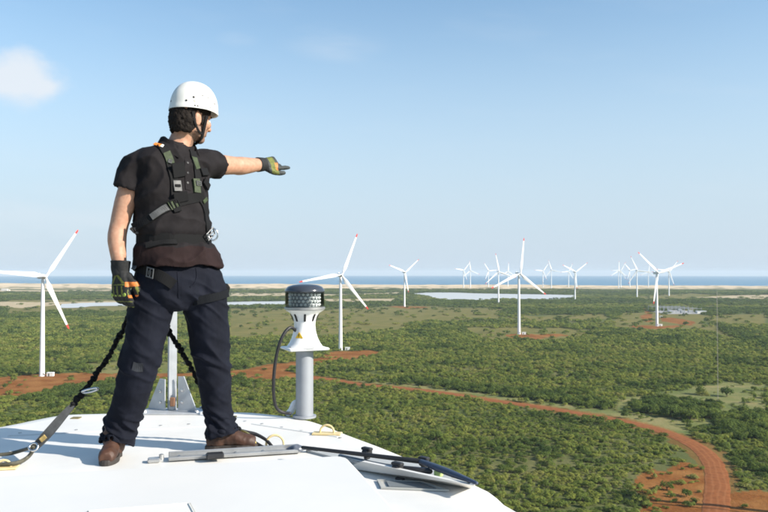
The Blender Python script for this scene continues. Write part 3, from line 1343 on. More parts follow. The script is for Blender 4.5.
TIP_R0 = ROT_R * 0.915
T_TOWER, T_DOOR, T_HOUSE, T_HUB = m_tower(), m_door(), m_house(), m_hub()
T_BLADE, T_TIP = m_blade(1.0, TIP_R0, 26, 'blade', WHITE), m_blade(TIP_R0, ROT_R, 6, 'blade_tip', REDTIP)


def turbine(px, py, hub_y, yaw, phase, label, group='white wind turbines across the plain', D=None, xy=None):
    """Turbine whose foot is seen at (px, py) and whose hub at height hub_y."""
    if xy is None:
        if D is None:
            g = G(px, py, 0)
            z0 = 0.0
        else:
            g = P(px, py, D)
            z0 = g.z
        x, y = g.x, g.y
        hub_z = P(px, hub_y, y).z
        s = (hub_z - z0) / HUBH
    else:
        x, y = xy
        z0, s = 0.0, 1.0
    root = empty('wind_turbine', (x, y, z0), label, 'wind turbine', group)
    # yaw 0 faces the camera; measured from the line of sight
    base = math.atan2(x, y)
    root.rotation_euler = (0, 0, -base + math.radians(yaw))
    root.scale = (s, s, s)
    link_local('tower', T_TOWER, (), root)
    if y < 1300:
        link_local('door', T_DOOR, (), root)
    link_local('housing', T_HOUSE, (), root)
    link_local('hub', T_HUB, (), root)
    for k in range(3):
        a = math.radians(phase + 120 * k)
        bl = link_local('blade', T_BLADE, (), root)
        M = Matrix.Translation((0, 0, HUBH)) @ Matrix.Rotation(a, 4, 'Y') @ Matrix.Identity(4)
        bl.matrix_local = M
        link_local('blade_tip', T_TIP, (), bl)
    return root


TURBINES = [
    (42, 376, 276.5, 8, 35, 'large white turbine nearest the left edge, red blade tips, one blade pointing left', None),
    (340.5, 350, 275, -10, 21, 'white turbine right behind the beacon, with its foot on a red clearing', None),
    (519, 334, 273.6, 10, 6, 'white turbine with one blade straight up in front of the pale lagoon', None),
    (657, 326, 273, 20, 311, 'white turbine in front of the substation, blades in a wide V', None),
    (404.5, 306.5, 272.2, 12, 50, 'white turbine left of the pale lagoon, one blade pointing up to the right', None),
    (498.5, 303, 271.7, -10, -11, 'white turbine just left of the large lagoon turbine, one blade leaning slightly left', None),
    (575, 300, 272, 15, 55, 'white turbine at the right end of the pale lagoon', None),
    (637, 297.5, 270.6, -8, -25, 'white turbine left of the substation turbine, its foot in the dark scrub', None),
    (669, 295.6, 271.6, 12, 40, 'white turbine directly behind the substation turbine', None),
    (463.5, 287.6, 270.4, 8, 40, 'far dune turbine, left one of the pair left of the lagoon turbines', 3720),
    (470.4, 287.4, 270.6, -6, -8, 'far dune turbine, right one of the pair left of the lagoon turbines', 3800),
    (488.5, 287, 270.8, 10, 85, 'far dune turbine closely left of the lagoon turbines', 3900),
    (508, 286.4, 271.4, -4, 2, 'far dune turbine behind the lagoon turbine with a raised blade', 4000),
    (543, 287, 271, 6, 36, 'far dune turbine, left one of the pair right of the lagoon turbine', 3900),
    (551.3, 288, 270, -10, -18, 'far dune turbine, right one of the pair right of the lagoon turbine', 3700),
    (568.6, 287, 271.6, 8, 26, 'far dune turbine just behind the turbine at the lagoon end', 3850),
    (618.6, 288, 271, 5, 1, 'far dune turbine at the left end of the right cluster, one blade upright', 3680),
    (620.8, 287.4, 270.6, -5, 150, 'far dune turbine almost hidden behind the leftmost one of the right cluster', 3800),
    (629.8, 287, 270.4, 10, -42, 'far dune turbine second from the left in the right cluster', 3850),
    (648.4, 287, 272, -8, 8, 'far dune turbine between the two turbines left of the substation', 3900),
]
for t in TURBINES:
    turbine(t[0], t[1], t[2], t[3] * 0.6 + 24, t[4], t[5], D=t[6])
# the turbine outside the frame on the right whose shadow crosses the road
turbine(0, 0, 0, 20, 60, 'white turbine on the right whose long shadow crosses the dirt road', xy=(218, 234))

# ------------------------------------------------------------------ small structures on the plain
KWALL = mat('kiosk_white', (0.74, 0.73, 0.68), 0.6, var=0.1, vscale=1.0)


def kiosk(px, py, label, w=5.0, group='transformer kiosks at the turbine feet'):
    g = G(px, py, 0)
    root = empty('transformer_kiosk', (g.x, g.y, -0.15), label, 'kiosk', group)
    bm = bmesh.new()
    add_box(bm, (0, 0, 1.4), w, 3.0, 2.8, bev=0.05)
    link_local('wall', bm_mesh(bm), KWALL, root)
    bm = bmesh.new()
    add_box(bm, (0, 0, 2.92), w + 0.4, 3.4, 0.24, bev=0.06)
    link_local('roof', bm_mesh(bm), WHITE, root)
    bm = bmesh.new()
    add_box(bm, (-0.8, -1.52, 1.2), 1.0, 0.08, 2.1, bev=0.03)
    link_local('door', bm_mesh(bm), DARKGREY, root)
    return root


kiosk(50.5, 376, 'small cream transformer kiosk right of the foot of the left turbine')
kiosk(347.5, 350, 'small cream transformer kiosk right of the turbine foot behind the beacon')
kiosk(524, 334.4, 'small white transformer kiosk at the foot of the turbine before the lagoon')
kiosk(660.5, 326, 'small white transformer kiosk at the foot of the substation turbine')
kiosk(661, 317.5, 'small white transformer kiosk by the red track behind the substation turbine')


def house():
    g = G(4.8, 290.6, 0)
    root = empty('house', (g.x, g.y, -0.5), 'white low house far off at the left edge below the dunes', 'house')
    bm = bmesh.new()
    add_box(bm, (0, 0, 3), 26, 12, 6, bev=0.1)
    add_box(bm, (17.0, 2, 2.2), 8, 9, 4.4, bev=0.1)
    link_local('wall', bm_mesh(bm), KWALL, root)
    bm = bmesh.new()
    add_ring_loft(bm, [[(x, -7, 6.02), (x, 0, 9.0), (x, 7, 6.02), (x, 0, 6.0)] for x in (-14, 14)])
    link_local('roof', bm_mesh(bm), mat('pale_roof', (0.62, 0.55, 0.48), 0.8), root)
    for x in (-8, 0, 8):
        bm = bmesh.new()
        add_box(bm, (x, -6.0, 3.2), 2.4, 0.2, 1.8)
        link_local('window', bm_mesh(bm), DARKGREY, root)


house()


def substation():
    g = G(674, 312, 0)
    root = empty('electrical_substation', (g.x, g.y, 0), 'grey electrical substation with gantries behind the turbine on the right', 'substation')
    steel = mat('galvanised_steel', (0.30, 0.31, 0.33), 0.6, metal=0.4)
    conc = mat('gravel_pad', (0.36, 0.35, 0.33), 0.95, var=0.2, vscale=0.3)
    bm = bmesh.new()
    add_box(bm, (0, 0, 0.0), 84, 150, 0.7, bev=0.1)
    link_local('gravel_pad', bm_mesh(bm), conc, root)
    rg = random.Random(5)
    for k in range(6):
        y = -55 + 22 * k
        bm = bmesh.new()
        for x in (-34, -17, 0, 17, 34):
            add_box(bm, (x, y, 5.3), 0.5, 0.5, 10)
            add_box(bm, (x, y, 11.4), 0.3, 0.3, 2.4)
        for x in (-25.5, -8.5, 8.5, 25.5):
            add_box(bm, (x, y, 9.4), 16.3, 0.5, 0.5)
        link_local('gantry', bm_mesh(bm), steel, root)
    for k, (x, y) in enumerate(((-24, -44), (0, -44), (24, -22), (-10, 0), (20, 22))):
        bm = bmesh.new()
        add_box(bm, (x, y, 2.6), 7, 5, 4.4, bev=0.3)
        add_box(bm, (x + 4.4, y, 2.6), 1.4, 4.4, 3.6, bev=0.1)
        for q in (-2, 0, 2):
            add_lathe(bm, [(0.4, 4.8), (0.25, 7.0)], (x + q, y, 0), n=8)
        link_local('transformer', bm_mesh(bm), mat('transformer_grey', (0.30, 0.32, 0.33), 0.5), root)
    bm = bmesh.new()
    add_box(bm, (30, -62, 2.6), 18, 9, 4.6, bev=0.1)
    cb = link_local('control_room', bm_mesh(bm), KWALL, root)
    bm = bmesh.new()
    add_box(bm, (30, -62, 5.1), 19, 10, 0.4, bev=0.05)
    link_local('roof', bm_mesh(bm), WHITE, cb)


substation()


def met_mast():
    g = G(718, 403, 0)
    H = P(718, 291, g.y).z
    root = empty('measuring_mast', (g.x, g.y, -0.2), 'tall thin lattice mast with guy wires standing on the grass clearing', 'mast')
    st = mat('mast_steel', (0.50, 0.44, 0.38), 0.5, metal=0.3)
    R = 0.26
    A = [(R * math.cos(a), R * math.sin(a)) for a in (0.5, 0.5 + 2.094, 0.5 + 4.189)]
    for x, y in A:
        bm = bmesh.new()
        add_tube(bm, [(x, y, 0), (x, y, H)], 0.045, n=6, sub=1)
        link_local('leg', bm_mesh(bm), st, root)
    bm = bmesh.new()
    z = 0.4
    k = 0
    while z < H - 0.8:
        for i in range(3):
            p, q = A[i], A[(i + 1) % 3]
            add_tube(bm, [(p[0], p[1], z), (q[0], q[1], z + 0.75)], 0.02, n=3, sub=1, rounded=False)
        z += 0.75
    o = link_local('bracing', bm_mesh(bm), st, root)
    o['kind'] = 'stuff'
    for i in range(3):
        a = 0.5 + 2.094 * i
        for f in (0.5, 0.95):
            bm = bmesh.new()
            add_tube(bm, [(R * math.cos(a), R * math.sin(a), H * f), (36 * math.cos(a), 36 * math.sin(a), 0.1)], 0.012, n=4, sub=1)
            link_local('guy_wire', bm_mesh(bm), DARKGREY, root)
    bm = bmesh.new()
    add_box(bm, (0.9, 0, H - 2), 2.0, 0.06, 0.06)
    add_lathe(bm, [(0.05, 0), (0.18, 0.1), (0.18, 0.25), (0.02, 0.3)], (1.85, 0, H - 2), n=8)
    link_local('instrument_boom', bm_mesh(bm), st, root)


met_mast()

# ------------------------------------------------------------------ the nacelle we stand on
ZR = EYE - 0.93                  # roof level
GELCOAT = mat('white_gelcoat', (0.71, 0.69, 0.65), 0.45, vscale=2.4, bump=0.0008, bscale=14, color2=(0.62, 0.61, 0.58), detail=9)
COVERWHITE = mat('cover_gelcoat', (0.645, 0.63, 0.60), 0.5, vscale=1.7, bump=0.0008, bscale=10, color2=(0.60, 0.595, 0.575), detail=9)
GRIME = mat('grime', (0.50, 0.47, 0.42), 0.8, var=0.3, vscale=30)
ALU = mat('dull_aluminium', (0.52, 0.52, 0.51), 0.38, metal=0.75, var=0.25, vscale=9, bump=0.0006, bscale=60)
STEEL = mat('bright_steel', (0.62, 0.62, 0.62), 0.25, metal=1.0)
RUBBER = mat('black_rubber', (0.018, 0.018, 0.02), 0.55, var=0.3, vscale=30, bump=0.0006, bscale=120)
YELLOW = mat('yellow_paint', (0.72, 0.57, 0.29), 0.42, var=0.2, vscale=30)
GALV = mat('galvanised_plate', (0.50, 0.52, 0.54), 0.5, metal=0.4, var=0.2, vscale=12, bump=0.0005, bscale=50)


def R(px, py, dz=0.0):
    return G(px, py, ZR + dz)


def flat_top(me):
    # keep the big flat panel from borrowing its shading from the rounded rim
    for p in me.polygons:
        if len(p.vertices) > 8:
            p.use_smooth = False


def build_nacelle():
    out = [R(*q) for q in ((521, 512), (484, 487), (444, 470), (405, 455), (375, 443), (345, 432), (318, 421.5), (300, 416.5), (270, 412.5), (240, 410.5), (170, 410.8), (100, 412), (62, 413.5), (30, 419), (0, 425))]
    out = [tuple(p) for p in out]
    out = [(2.66, -1.20), (1.66, 0.80), (1.02, 2.08)] + [p[:2] for p in out] + [(-2.80, 3.9), (-3.08, 3.2), (-2.98, 2.4), (-1.7, -1.0), (-0.4, -4.0), (0.4, -4.25), (2.75, -3.3), (3.1, -2.5)]
    sm = catmull([(*p, 0) for p in out + [out[0]]], 3)[:-1]
    o = np.array([p[:2] for p in sm])
    n = len(o)
    t = np.roll(o, -1, 0) - np.roll(o, 1, 0)
    t /= np.linalg.norm(t, axis=1)[:, None]
    nrm = np.stack([-t[:, 1], t[:, 0]], -1)          # inward for counter-clockwise outline
    area = 0.5 * np.sum(o[:, 0] * np.roll(o[:, 1], -1) - np.roll(o[:, 0], -1) * o[:, 1])
    if area < 0:
        nrm = -nrm
    prof = [(0.5, -3.6), (0.12, -3.45), (-0.03, -3.1), (-0.06, -0.5), (-0.055, -0.10), (-0.045, -0.055), (-0.02, -0.024), (0.03, -0.008), (0.12, 0.0)]
    root = empty('nacelle', (0.0, 0.0, ZR - 3.6), 'large white nacelle roof in the foreground that the worker stands on', 'nacelle')
    bm = bmesh.new()
    rings = [[bm.verts.new((*(o[i] + nrm[i] * d), ZR + z)) for i in range(n)] for d, z in prof]
    for a, b in zip(rings[:-1], rings[1:]):
        for i in range(n):
            bm.faces.new((a[i], a[(i + 1) % n], b[(i + 1) % n], b[i]))
    bm.faces.new(rings[-1])
    bm.faces.new(list(reversed(rings[0])))
    me = bm_mesh(bm, 'roof')
    smooth_by_angle(me, 50)
    flat_top(me)
    link('shell', me, GELCOAT, root)
    # own tower under it
    bm = bmesh.new()
    add_lathe(bm, [(2.2, 0.0), (2.0, 1.0), (1.25, ZR - 3.58)], (0.2, 0.3, 0.0), n=32)
    me = bm_mesh(bm, 'tower')
    smooth_by_angle(me, 40)
    link('tower', me, WHITE, root)

    # raised hatch cover in the foreground
    zl = 0.25
    c0, c1 = R(345, 455.2, zl), R(398, 512, zl)
    c2 = R(-6, 476.8, zl)
    e = (c1 - c0)
    d = (c0 - c2).normalized()
    near = c0 + e * 2.1
    nearL = c2 + e * 2.1 - d * 0.35
    farL = c2 - d * 0.35
    bm = bmesh.new()
    quad = [farL, c0, near, nearL]
    cen = sum(quad, Vector()) / 4

    def qring(off, z):
        pts = []
        for i, p in enumerate(quad):
            a, b = quad[i - 1], quad[(i + 1) % 4]
            u, v = (a - p).normalized(), (b - p).normalized()
            r = 0.05
            for k in range(5):
                t = k / 4
                q = p + u * r * (1 - t) ** 2 + v * r * t ** 2
                pts.append(Vector((*(q + (cen - q).normalized() * off).xy, ZR + z)))
        return pts
    add_ring_loft(bm, [qring(0.02, zl - 0.07), qring(0.0, zl - 0.06), qring(0.0, zl - 0.012), qring(0.004, zl - 0.003), qring(0.012, zl)])
    me = bm_mesh(bm, 'hatch_cover')
    smooth_by_angle(me, 35)
    flat_top(me)
    hc = link('hatch_cover', me, COVERWHITE, root)
    bm = bmesh.new()
    add_ring_loft(bm, [qring(0.09, 0.0), qring(0.08, zl - 0.072)])
    link('hatch_coaming', bm_mesh(bm), GELCOAT, root)
    # shallow recessed inspection panel on the cover
    q0, q1, q2, q3 = (R(px, py, zl) for px, py in ((88, 512.5), (189.5, 504.5), (199, 522), (92, 534)))
    bm = bmesh.new()
    pts = [q0, q3, q2, q1]
    cc = sum(pts, Vector()) / 4
    up = Vector((0, 0, 1))
    add_ring_loft(bm, [[p + up * 0.0005 for p in pts], [p + (cc - p) * 0.008 + up * 0.006 for p in pts], [p + (cc - p) * 0.03 + up * 0.006 for p in pts], [p + (cc - p) * 0.036 + up * 0.003 for p in pts]])
    pan = link('inspection_panel', bm_mesh(bm), mat('cream_panel', (0.66, 0.65, 0.60), 0.5), hc)
    gas = mat('gasket_grey', (0.34, 0.33, 0.30), 0.6)
    for i in range(4):
        p, q = pts[i] + up * 0.001, pts[(i + 1) % 4] + up * 0.001
        u = (q - p).normalized()
        bm = bmesh.new()
        add_box(bm, (p + q) / 2, (q - p).length + 0.004, 0.005, 0.005, u, Vector((-u.y, u.x, 0)))
        link('gasket', bm_mesh(bm), gas, pan)
    # aluminium sill along the far side of the cover
    a, b = R(154, 460.0, 0.010), R(300, 450.8, 0.010)
    ax = (b - a).normalized()
    ay = Vector((-ax.y, ax.x, 0))
    L = (b - a).length
    bm = bmesh.new()
    m = a + ax * (L * 0.545)
    add_box(bm, m + Vector((0, 0, 0.004)), L * 0.90, 0.075, 0.012, ax, ay, bev=0.003)
    add_box(bm, m + ay * 0.036 + Vector((0, 0, 0.016)), L * 0.90, 0.012, 0.022, ax, ay, bev=0.003)
    add_box(bm, m - ay * 0.036 + Vector((0, 0, 0.011)), L * 0.90, 0.008, 0.012, ax, ay, bev=0.003)
    sill = link('hatch_sill', bm_mesh(bm), ALU, root)
    bm = bmesh.new()
    p = R(215, 455.5, 0.03)
    add_box(bm, p, 0.085, 0.06, 0.024, ax, ay, bev=0.006)
    link('latch_block', bm_mesh(bm), RUBBER, sill)
    bm = bmesh.new()
    p = R(154, 460, 0.012)
    add_box(bm, p, 0.06, 0.05, 0.02, ax, ay, bev=0.005)
    add_lathe(bm, [(0.012, 0), (0.012, 0.024), (0.004, 0.028)], p + ax * 0.035, n=10)
    link('hinge', bm_mesh(bm), ALU, sill)
    for k in range(5):
        bm = bmesh.new()
        add_lathe(bm, [(0.007, 0.0), (0.007, 0.005), (0.002, 0.006)], m + ax * (L * (-0.38 + 0.19 * k)) + Vector((0, 0, 0.010)), n=8)
        link('rivet', bm_mesh(bm), STEEL, sill)

    # open side hatch on the right: coaming, black seal, latches
    A, B, C = R(303, 447.5, 0.07), R(421, 461.5, 0.07), R(476, 483.2, 0.07)
    bm = bmesh.new()
    add_tube(bm, [A, A.lerp(B, 0.5), B], [0.011, 0.013, 0.015], n=8, sub=3, flat=0.8, flatdir=(0, 0, 1))
    link('rubber_seal', bm_mesh(bm), RUBBER, root, smooth=True)
    bm = bmesh.new()
    add_tube(bm, [B, B.lerp(C, 0.5), C], [0.016, 0.021, 0.010], n=8, sub=3, flat=0.7, flatdir=(0, 0, 1))
    link('rubber_seal', bm_mesh(bm), mat('blue_black_rubber', (0.030, 0.045, 0.080), 0.45), root, smooth=True)
    D, E = R(362, 461.5, 0.06), R(473, 485.4, 0.06)
    bm = bmesh.new()
    add_tube(bm, [R(340, 456, 0.04), R(385, 466, 0.04), R(428, 470.5, 0.05)], [0.010, 0.011, 0.012], n=8, sub=3)
    link('gas_strut', bm_mesh(bm), mat('strut_steel', (0.20, 0.24, 0.28), 0.3, metal=0.7), root, smooth=True)
    ax2 = (E - D).normalized()
    # white angled sill
    F0, F1 = R(345, 468, 0.0), R(470.5, 488.3, 0.0)
    bm = bmesh.new()
    T = Vector((0, 0, 1))
    n2 = Vector((ax2.y, -ax2.x, 0)).normalized()
    add_ring_loft(bm, [[D, D - n2 * 0.02, F0 - n2 * 0.03, F0], [E, E - n2 * 0.02, F1 - n2 * 0.03, F1]])
    add_ring_loft(bm, [[C, E, F1], [C - ax2 * 0.02, E - ax2 * 0.02, F1 - ax2 * 0.02]])
    link('side_sill', bm_mesh(bm), GELCOAT, root)
    # tray of the side hatch, lower than the seal
    bm = bmesh.new()
    pts = [R(306, 450, 0.012), R(420, 464, 0.012), R(470, 483.5, 0.012), R(360, 463.5, 0.012)]
    add_ring_loft(bm, [[p - T * 0.012 for p in pts], pts])
    link('hatch_tray', bm_mesh(bm), mat('tray_grey', (0.42, 0.43, 0.42), 0.5, var=0.2, vscale=12), root)
    for px, py, w, h in ((367, 453.0, 0.042, 0.036), (397.5, 467.0, 0.042, 0.026), (424, 462.5, 0.038, 0.034)):
        bm = bmesh.new()
        p = R(px, py, 0.06)
        add_box(bm, p, w, 0.045, h, ax2, Vector((-ax2.y, ax2.x, 0)), bev=0.008)
        add_box(bm, p + Vector((0, 0, h * 0.55)), w * 1.35, 0.03, 0.014, ax2, Vector((-ax2.y, ax2.x, 0)), bev=0.004)
        add_box(bm, p - Vector((0, 0, h * 0.62)), w * 0.5, 0.03, 0.016, ax2, Vector((-ax2.y, ax2.x, 0)), bev=0.004)
        link('latch', bm_mesh(bm), RUBBER, root)
    bm = bmesh.new()
    add_tube(bm, [R(400, 468.5, 0.05), R(430, 471.5, 0.05)], [0.014, 0.012], n=8, sub=2)
    link('latch_rod', bm_mesh(bm), RUBBER, root, smooth=True)
    bm = bmesh.new()
    p = R(438.5, 473.5, 0.045)
    add_box(bm, p, 0.040, 0.022, 0.024, ax2, Vector((-ax2.y, ax2.x, 0)), bev=0.004)
    for k in (-1, 0, 1):
        add_box(bm, p + ax2 * 0.012 * k + Vector((0, 0, 0.014)), 0.006, 0.018, 0.008, ax2, Vector((-ax2.y, ax2.x, 0)))
    link('grip', bm_mesh(bm), mat('pale_green_plastic', (0.42, 0.55, 0.20), 0.45), root)
    bm = bmesh.new()
    add_box(bm, R(455, 476.5, 0.035), 0.035, 0.02, 0.018, ax2, Vector((-ax2.y, ax2.x, 0)), bev=0.004)
    link('grip', bm_mesh(bm), GELCOAT, root)
    # sunken vent with a smoked pane on the outer slope
    V = [R(377, 481.5, 0.0), R(425, 483.5, 0.0), R(449, 492.2, 0.0), R(381, 489.5, 0.0)]
    V = [p + T * 0.002 for p in V]
    vc = sum(V, Vector()) / 4
    bm = bmesh.new()
    add_ring_loft(bm, [[p for p in V], [p + T * 0.008 for p in V], [p + (vc - p) * 0.10 + T * 0.008 for p in V], [p + (vc - p) * 0.11 + T * 0.001 for p in V]], cap0=False)
    fr = link('vent_frame', bm_mesh(bm), mat('grey_frame', (0.40, 0.40, 0.37), 0.5), root)
    bm = bmesh.new()
    W = [p + (vc - p) * 0.30 + T * 0.004 for p in V]
    add_ring_loft(bm, [[p for p in W], [p + T * 0.004 for p in W]])
    link('pane', bm_mesh(bm), mat('smoked_pane', (0.16, 0.18, 0.19), 0.15), fr)
    bm = bmesh.new()
    add_box(bm, R(400, 479.2, 0.01), 0.045, 0.02, 0.012, ax2, Vector((-ax2.y, ax2.x, 0)), bev=0.003)
    link('catch', bm_mesh(bm), RUBBER, root)
    # yellow anchor eyes
    def eye(px, py, rad, face, label=None, r=0.011, plate=True):
        g = R(px, py, 0)
        bm = bmesh.new()
        f = Vector(face).normalized()
        pts = [g + f * (rad * math.cos(t)) + Vector((0, 0, max(-0.01, 0.35 * rad + rad * math.sin(t)))) for t in [math.radians(q) for q in range(-25, 206, 21)]]
        add_tube(bm, pts, r, n=8, sub=2)
        if plate:
            add_box(bm, g + Vector((0, 0, 0.006)), rad * 4.2, 0.07, 0.010, f, Vector((-f.y, f.x, 0)), bev=0.003)
        link('anchor_eye', bm_mesh(bm), YELLOW, root, smooth=False)
    eye(275, 447, 0.046, (1, 0.1, 0), plate=False, r=0.0065)
    eye(327, 434.6, 0.040, (1, -0.12, 0), r=0.006)
    eye(4, 469, 0.030, (1, 0.2, 0), r=0.006)
    # small lifting slots
    for px, py in ((76, 418), (138, 419), (232, 417)):
        bm = bmesh.new()
        add_box(bm, R(px, py, 0.002), 0.055, 0.05, 0.008, bev=0.002)
        link('lifting_slot', bm_mesh(bm), mat('olive_slot', (0.16, 0.13, 0.05), 0.6), root)
    # rows of countersunk bolts along the joints
    for (x0, y0, x1, y1, k) in ((20, 433, 245, 421.5, 9), (262, 424, 340, 438, 5)):
        for i in range(k):
            t = i / (k - 1)
            bm = bmesh.new()
            add_lathe(bm, [(0.010, 0.0), (0.010, 0.003), (0.006, 0.0035)], R(x0 + (x1 - x0) * t, y0 + (y1 - y0) * t, 0.0), n=8)
            link('bolt', bm_mesh(bm), ALU, root)
    # panel joints across the roof: low sealed strips
    for (x0, y0, x1, y1) in ((8, 436, 250, 424), (252, 424, 338, 437)):
        a, b = R(x0, y0, 0.0), R(x1, y1, 0.0)
        u = (b - a).normalized()
        bm = bmesh.new()
        add_box(bm, (a + b) / 2 + T * 0.001, (b - a).length, 0.02, 0.004, u, Vector((-u.y, u.x, 0)), bev=0.001)
        link('sealed_joint', bm_mesh(bm), mat('joint_sealant', (0.60, 0.60, 0.58), 0.6), root)
    return root


nacelle = build_nacelle()


# ------------------------------------------------------------------ obstruction beacon on its post
def build_beacon():
    base = R(304.5, 417.2, 0.0)
    Y = base.y
    s = Y / FPX * 1.0     # metres per pixel at that distance

    def hz(py):
        return P(304.5, py, Y).z - ZR
    root = empty('obstruction_beacon', base, 'white aircraft warning beacon with a dark glass head on a grey post', 'beacon')
    ax = Vector((0, 0, 1))

    def lathe(name, prof, mt, n=40, smooth=35, parent=root):
        bm = bmesh.new()
        add_lathe(bm, prof, base, n=n)
        me = bm_mesh(bm, name)
        smooth_by_angle(me, smooth)
        return link(name, me, mt, parent)
    h0, hp, hn, hl0, hl1, ht = 0.0, hz(349.5), hz(321), hz(309.5), hz(292), hz(284)
    lathe('post', [(0.075, 0), (0.075, 0.012), (0.056, 0.014), (0.056, hp - 0.002)], mat('post_grey', (0.34, 0.36, 0.39), 0.5, metal=0.3, var=0.12, vscale=6))
    # square-cornered skirt plate
    bm = bmesh.new()
    rot = math.radians(24)
    u, v = Vector((math.cos(rot), math.sin(rot), 0)), Vector((-math.sin(rot), math.cos(rot), 0))
    add_box(bm, base + ax * (hp + 0.008), 0.262, 0.225, 0.016, u, v, bev=0.006)
    link('skirt_plate', bm_mesh(bm), WHITE, root)
    px = lambda p: p * s / 2
    body = lathe('body', [(px(38), hp + 0.0165), (px(36), hz(346.5)), (px(31), hz(343)), (px(26), hz(338)), (px(22.5), hz(332)), (px(21), hz(326)), (px(21.5), hz(321)), (px(24), hz(316.5)), (px(29), hz(313)), (px(37), hz(310.5)), (px(39), hz(309.6))], WHITE)
    lathe('lens_ring', [(px(38), hl0), (px(40.5), hl0 + 0.003), (px(40.5), hl0 + 0.014), (px(38), hl0 + 0.018)], ALU)
    lathe('cap', [(px(39.5), hl1), (px(40), hl1 + 0.006), (px(39), hz(289.5)), (px(34), hz(286.6)), (px(24), hz(284.8)), (px(10), hz(284)), (0.001, hz(283.9))], mat('smoked_dome', (0.040, 0.046, 0.058), 0.18, spec=0.6))
    lathe('core', [(px(27), hl0 + 0.018), (px(27), hl1)], mat('core_grey', (0.22, 0.24, 0.25), 0.5))
    # glass drum
    g = bpy.data.materials.new('lens_glass')
    g.use_nodes = True
    n, l = g.node_tree.nodes, g.node_tree.links
    n.clear()
    o = n.new('ShaderNodeOutputMaterial')
    tr = n.new('ShaderNodeBsdfTransparent')
    tr.inputs[0].default_value = (0.94, 0.96, 0.96, 1)
    gl = n.new('ShaderNodeBsdfGlossy')
    gl.inputs['Roughness'].default_value = 0.05
    fr = n.new('ShaderNodeFresnel')
    fr.inputs[0].default_value = 1.5
    mx = n.new('ShaderNodeMixShader')
    l.new(fr.outputs[0], mx.inputs[0])
    l.new(tr.outputs[0], mx.inputs[1])
    l.new(gl.outputs[0], mx.inputs[2])
    l.new(mx.outputs[0], o.inputs['Surface'])
    bm = bmesh.new()
    add_lathe(bm, [(px(39), hl0 + 0.0185), (px(39), hl1 - 0.0005)], base, n=40, cap0=False, cap1=False)
    link('glass_drum', bm_mesh(bm), g, root, smooth=True)
    # lozenge reflector cells around the core
    bm = bmesh.new()
    rows, cols = 4, 22
    hh = (hl1 - hl0 - 0.024) / rows
    for j in range(rows):
        for i in range(cols):
            a = 2 * math.pi * (i + 0.5 * (j % 2)) / cols
            d = Vector((math.cos(a), math.sin(a), 0))
            t = Vector((-d.y, d.x, 0))
            c = base + d * px(30) + ax * (hl0 + 0.021 + hh * (j + 0.5))
            w = 2 * math.pi * px(30) / cols * 0.42
            tip = c + d * 0.008
            vs = [bm.verts.new(c + t * w), bm.verts.new(c + ax * hh * 0.44), bm.verts.new(c - t * w), bm.verts.new(c - ax * hh * 0.44), bm.verts.new(tip)]
            for k in range(4):
                bm.faces.new((vs[k], vs[(k + 1) % 4], vs[4]))
    cells = link('reflector_cells', bm_mesh(bm), mat('silver_reflector', (0.85, 0.88, 0.86), 0.3, metal=0.2), root)
    cells['kind'] = 'stuff'
    # cooling slots on the neck
    for k in range(8):
        a = 2 * math.pi * k / 8 - math.pi / 2 + 0.12
        d = Vector((math.cos(a), math.sin(a), 0))
        t = Vector((-d.y, d.x, 0))
        bm = bmesh.new()
        z0, z1 = hz(321), hz(313.6)
        r0, r1 = px(21.6), px(28.2)
        p0, p1 = base + d * r0 + ax * z0, base + d * r1 + ax * z1
        e = (p1 - p0).normalized()
        nn = t.cross(e).normalized()
        add_box(bm, (p0 + p1) / 2, (p1 - p0).length, 0.014, 0.006, e, t, bev=0.002)
        link('cooling_slot', bm_mesh(bm), mat('slot_black', (0.012, 0.012, 0.014), 0.7), body)
    # warning triangle, facing the camera
    def surf(pxx, pyy, off=0.003):
        z = hz(pyy)
        zs = [hz(338), hz(332), hz(326), hz(321)]
        r = np.interp(z, zs, [px(26), px(22.5), px(21), px(21.5)]) + off
        x = (pxx - 304.5) * s
        return base + Vector((x, -math.sqrt(max(1e-6, r * r - x * x)), z))
    bm = bmesh.new()
    T1, T2, T3 = surf(300.2, 331.2), surf(296.6, 337.2), surf(304.6, 337.4)
    def slab(pts, th):
        nrm = (pts[1] - pts[0]).cross(pts[2] - pts[0]).normalized()
        if nrm.y > 0:
            nrm = -nrm
        add_ring_loft(bm, [[p for p in pts], [p + nrm * th for p in pts]])
    slab([T1, T2, T3], 0.0015)
    sign = link('warning_triangle', bm_mesh(bm), mat('sign_yellow', (0.85, 0.52, 0.02), 0.5), body)
    bm = bmesh.new()
    c = (T1 + T2 + T3) / 3
    nrm = (T2 - T1).cross(T3 - T1).normalized()
    if nrm.y > 0:
        nrm = -nrm
    q = [c + nrm * 0.002 + (p - c) * f for p, f in ((T1, 0.55), ((T2 + T3) / 2, -0.1), ((T2 + T3) / 2, 0.75))]
    u = (T3 - T2).normalized()
    bolt = [q[0] + u * 0.002, q[0] - u * 0.004, q[1] - u * 0.005, q[1] + u * 0.001, q[2] - u * 0.001, q[1] + u * 0.006, q[1] - u * 0.001]
    slab([bolt[0], bolt[1], bolt[2], bolt[4]], 0.001)
    link('bolt_symbol', bm_mesh(bm), RUBBER, sign)
    for k, (y0, w) in enumerate(((339.6, 7), (341.2, 5.5))):
        bm = bmesh.new()
        pts = [surf(301 - w / 2, y0, 0.0045), surf(301 + w / 2, y0, 0.0045), surf(301 + w / 2, y0 + 0.8, 0.0055), surf(301 - w / 2, y0 + 0.8, 0.0055)]
        slab(pts, 0.001)
        link('small_print', bm_mesh(bm), mat('print_brown', (0.35, 0.27, 0.14), 0.6), body)
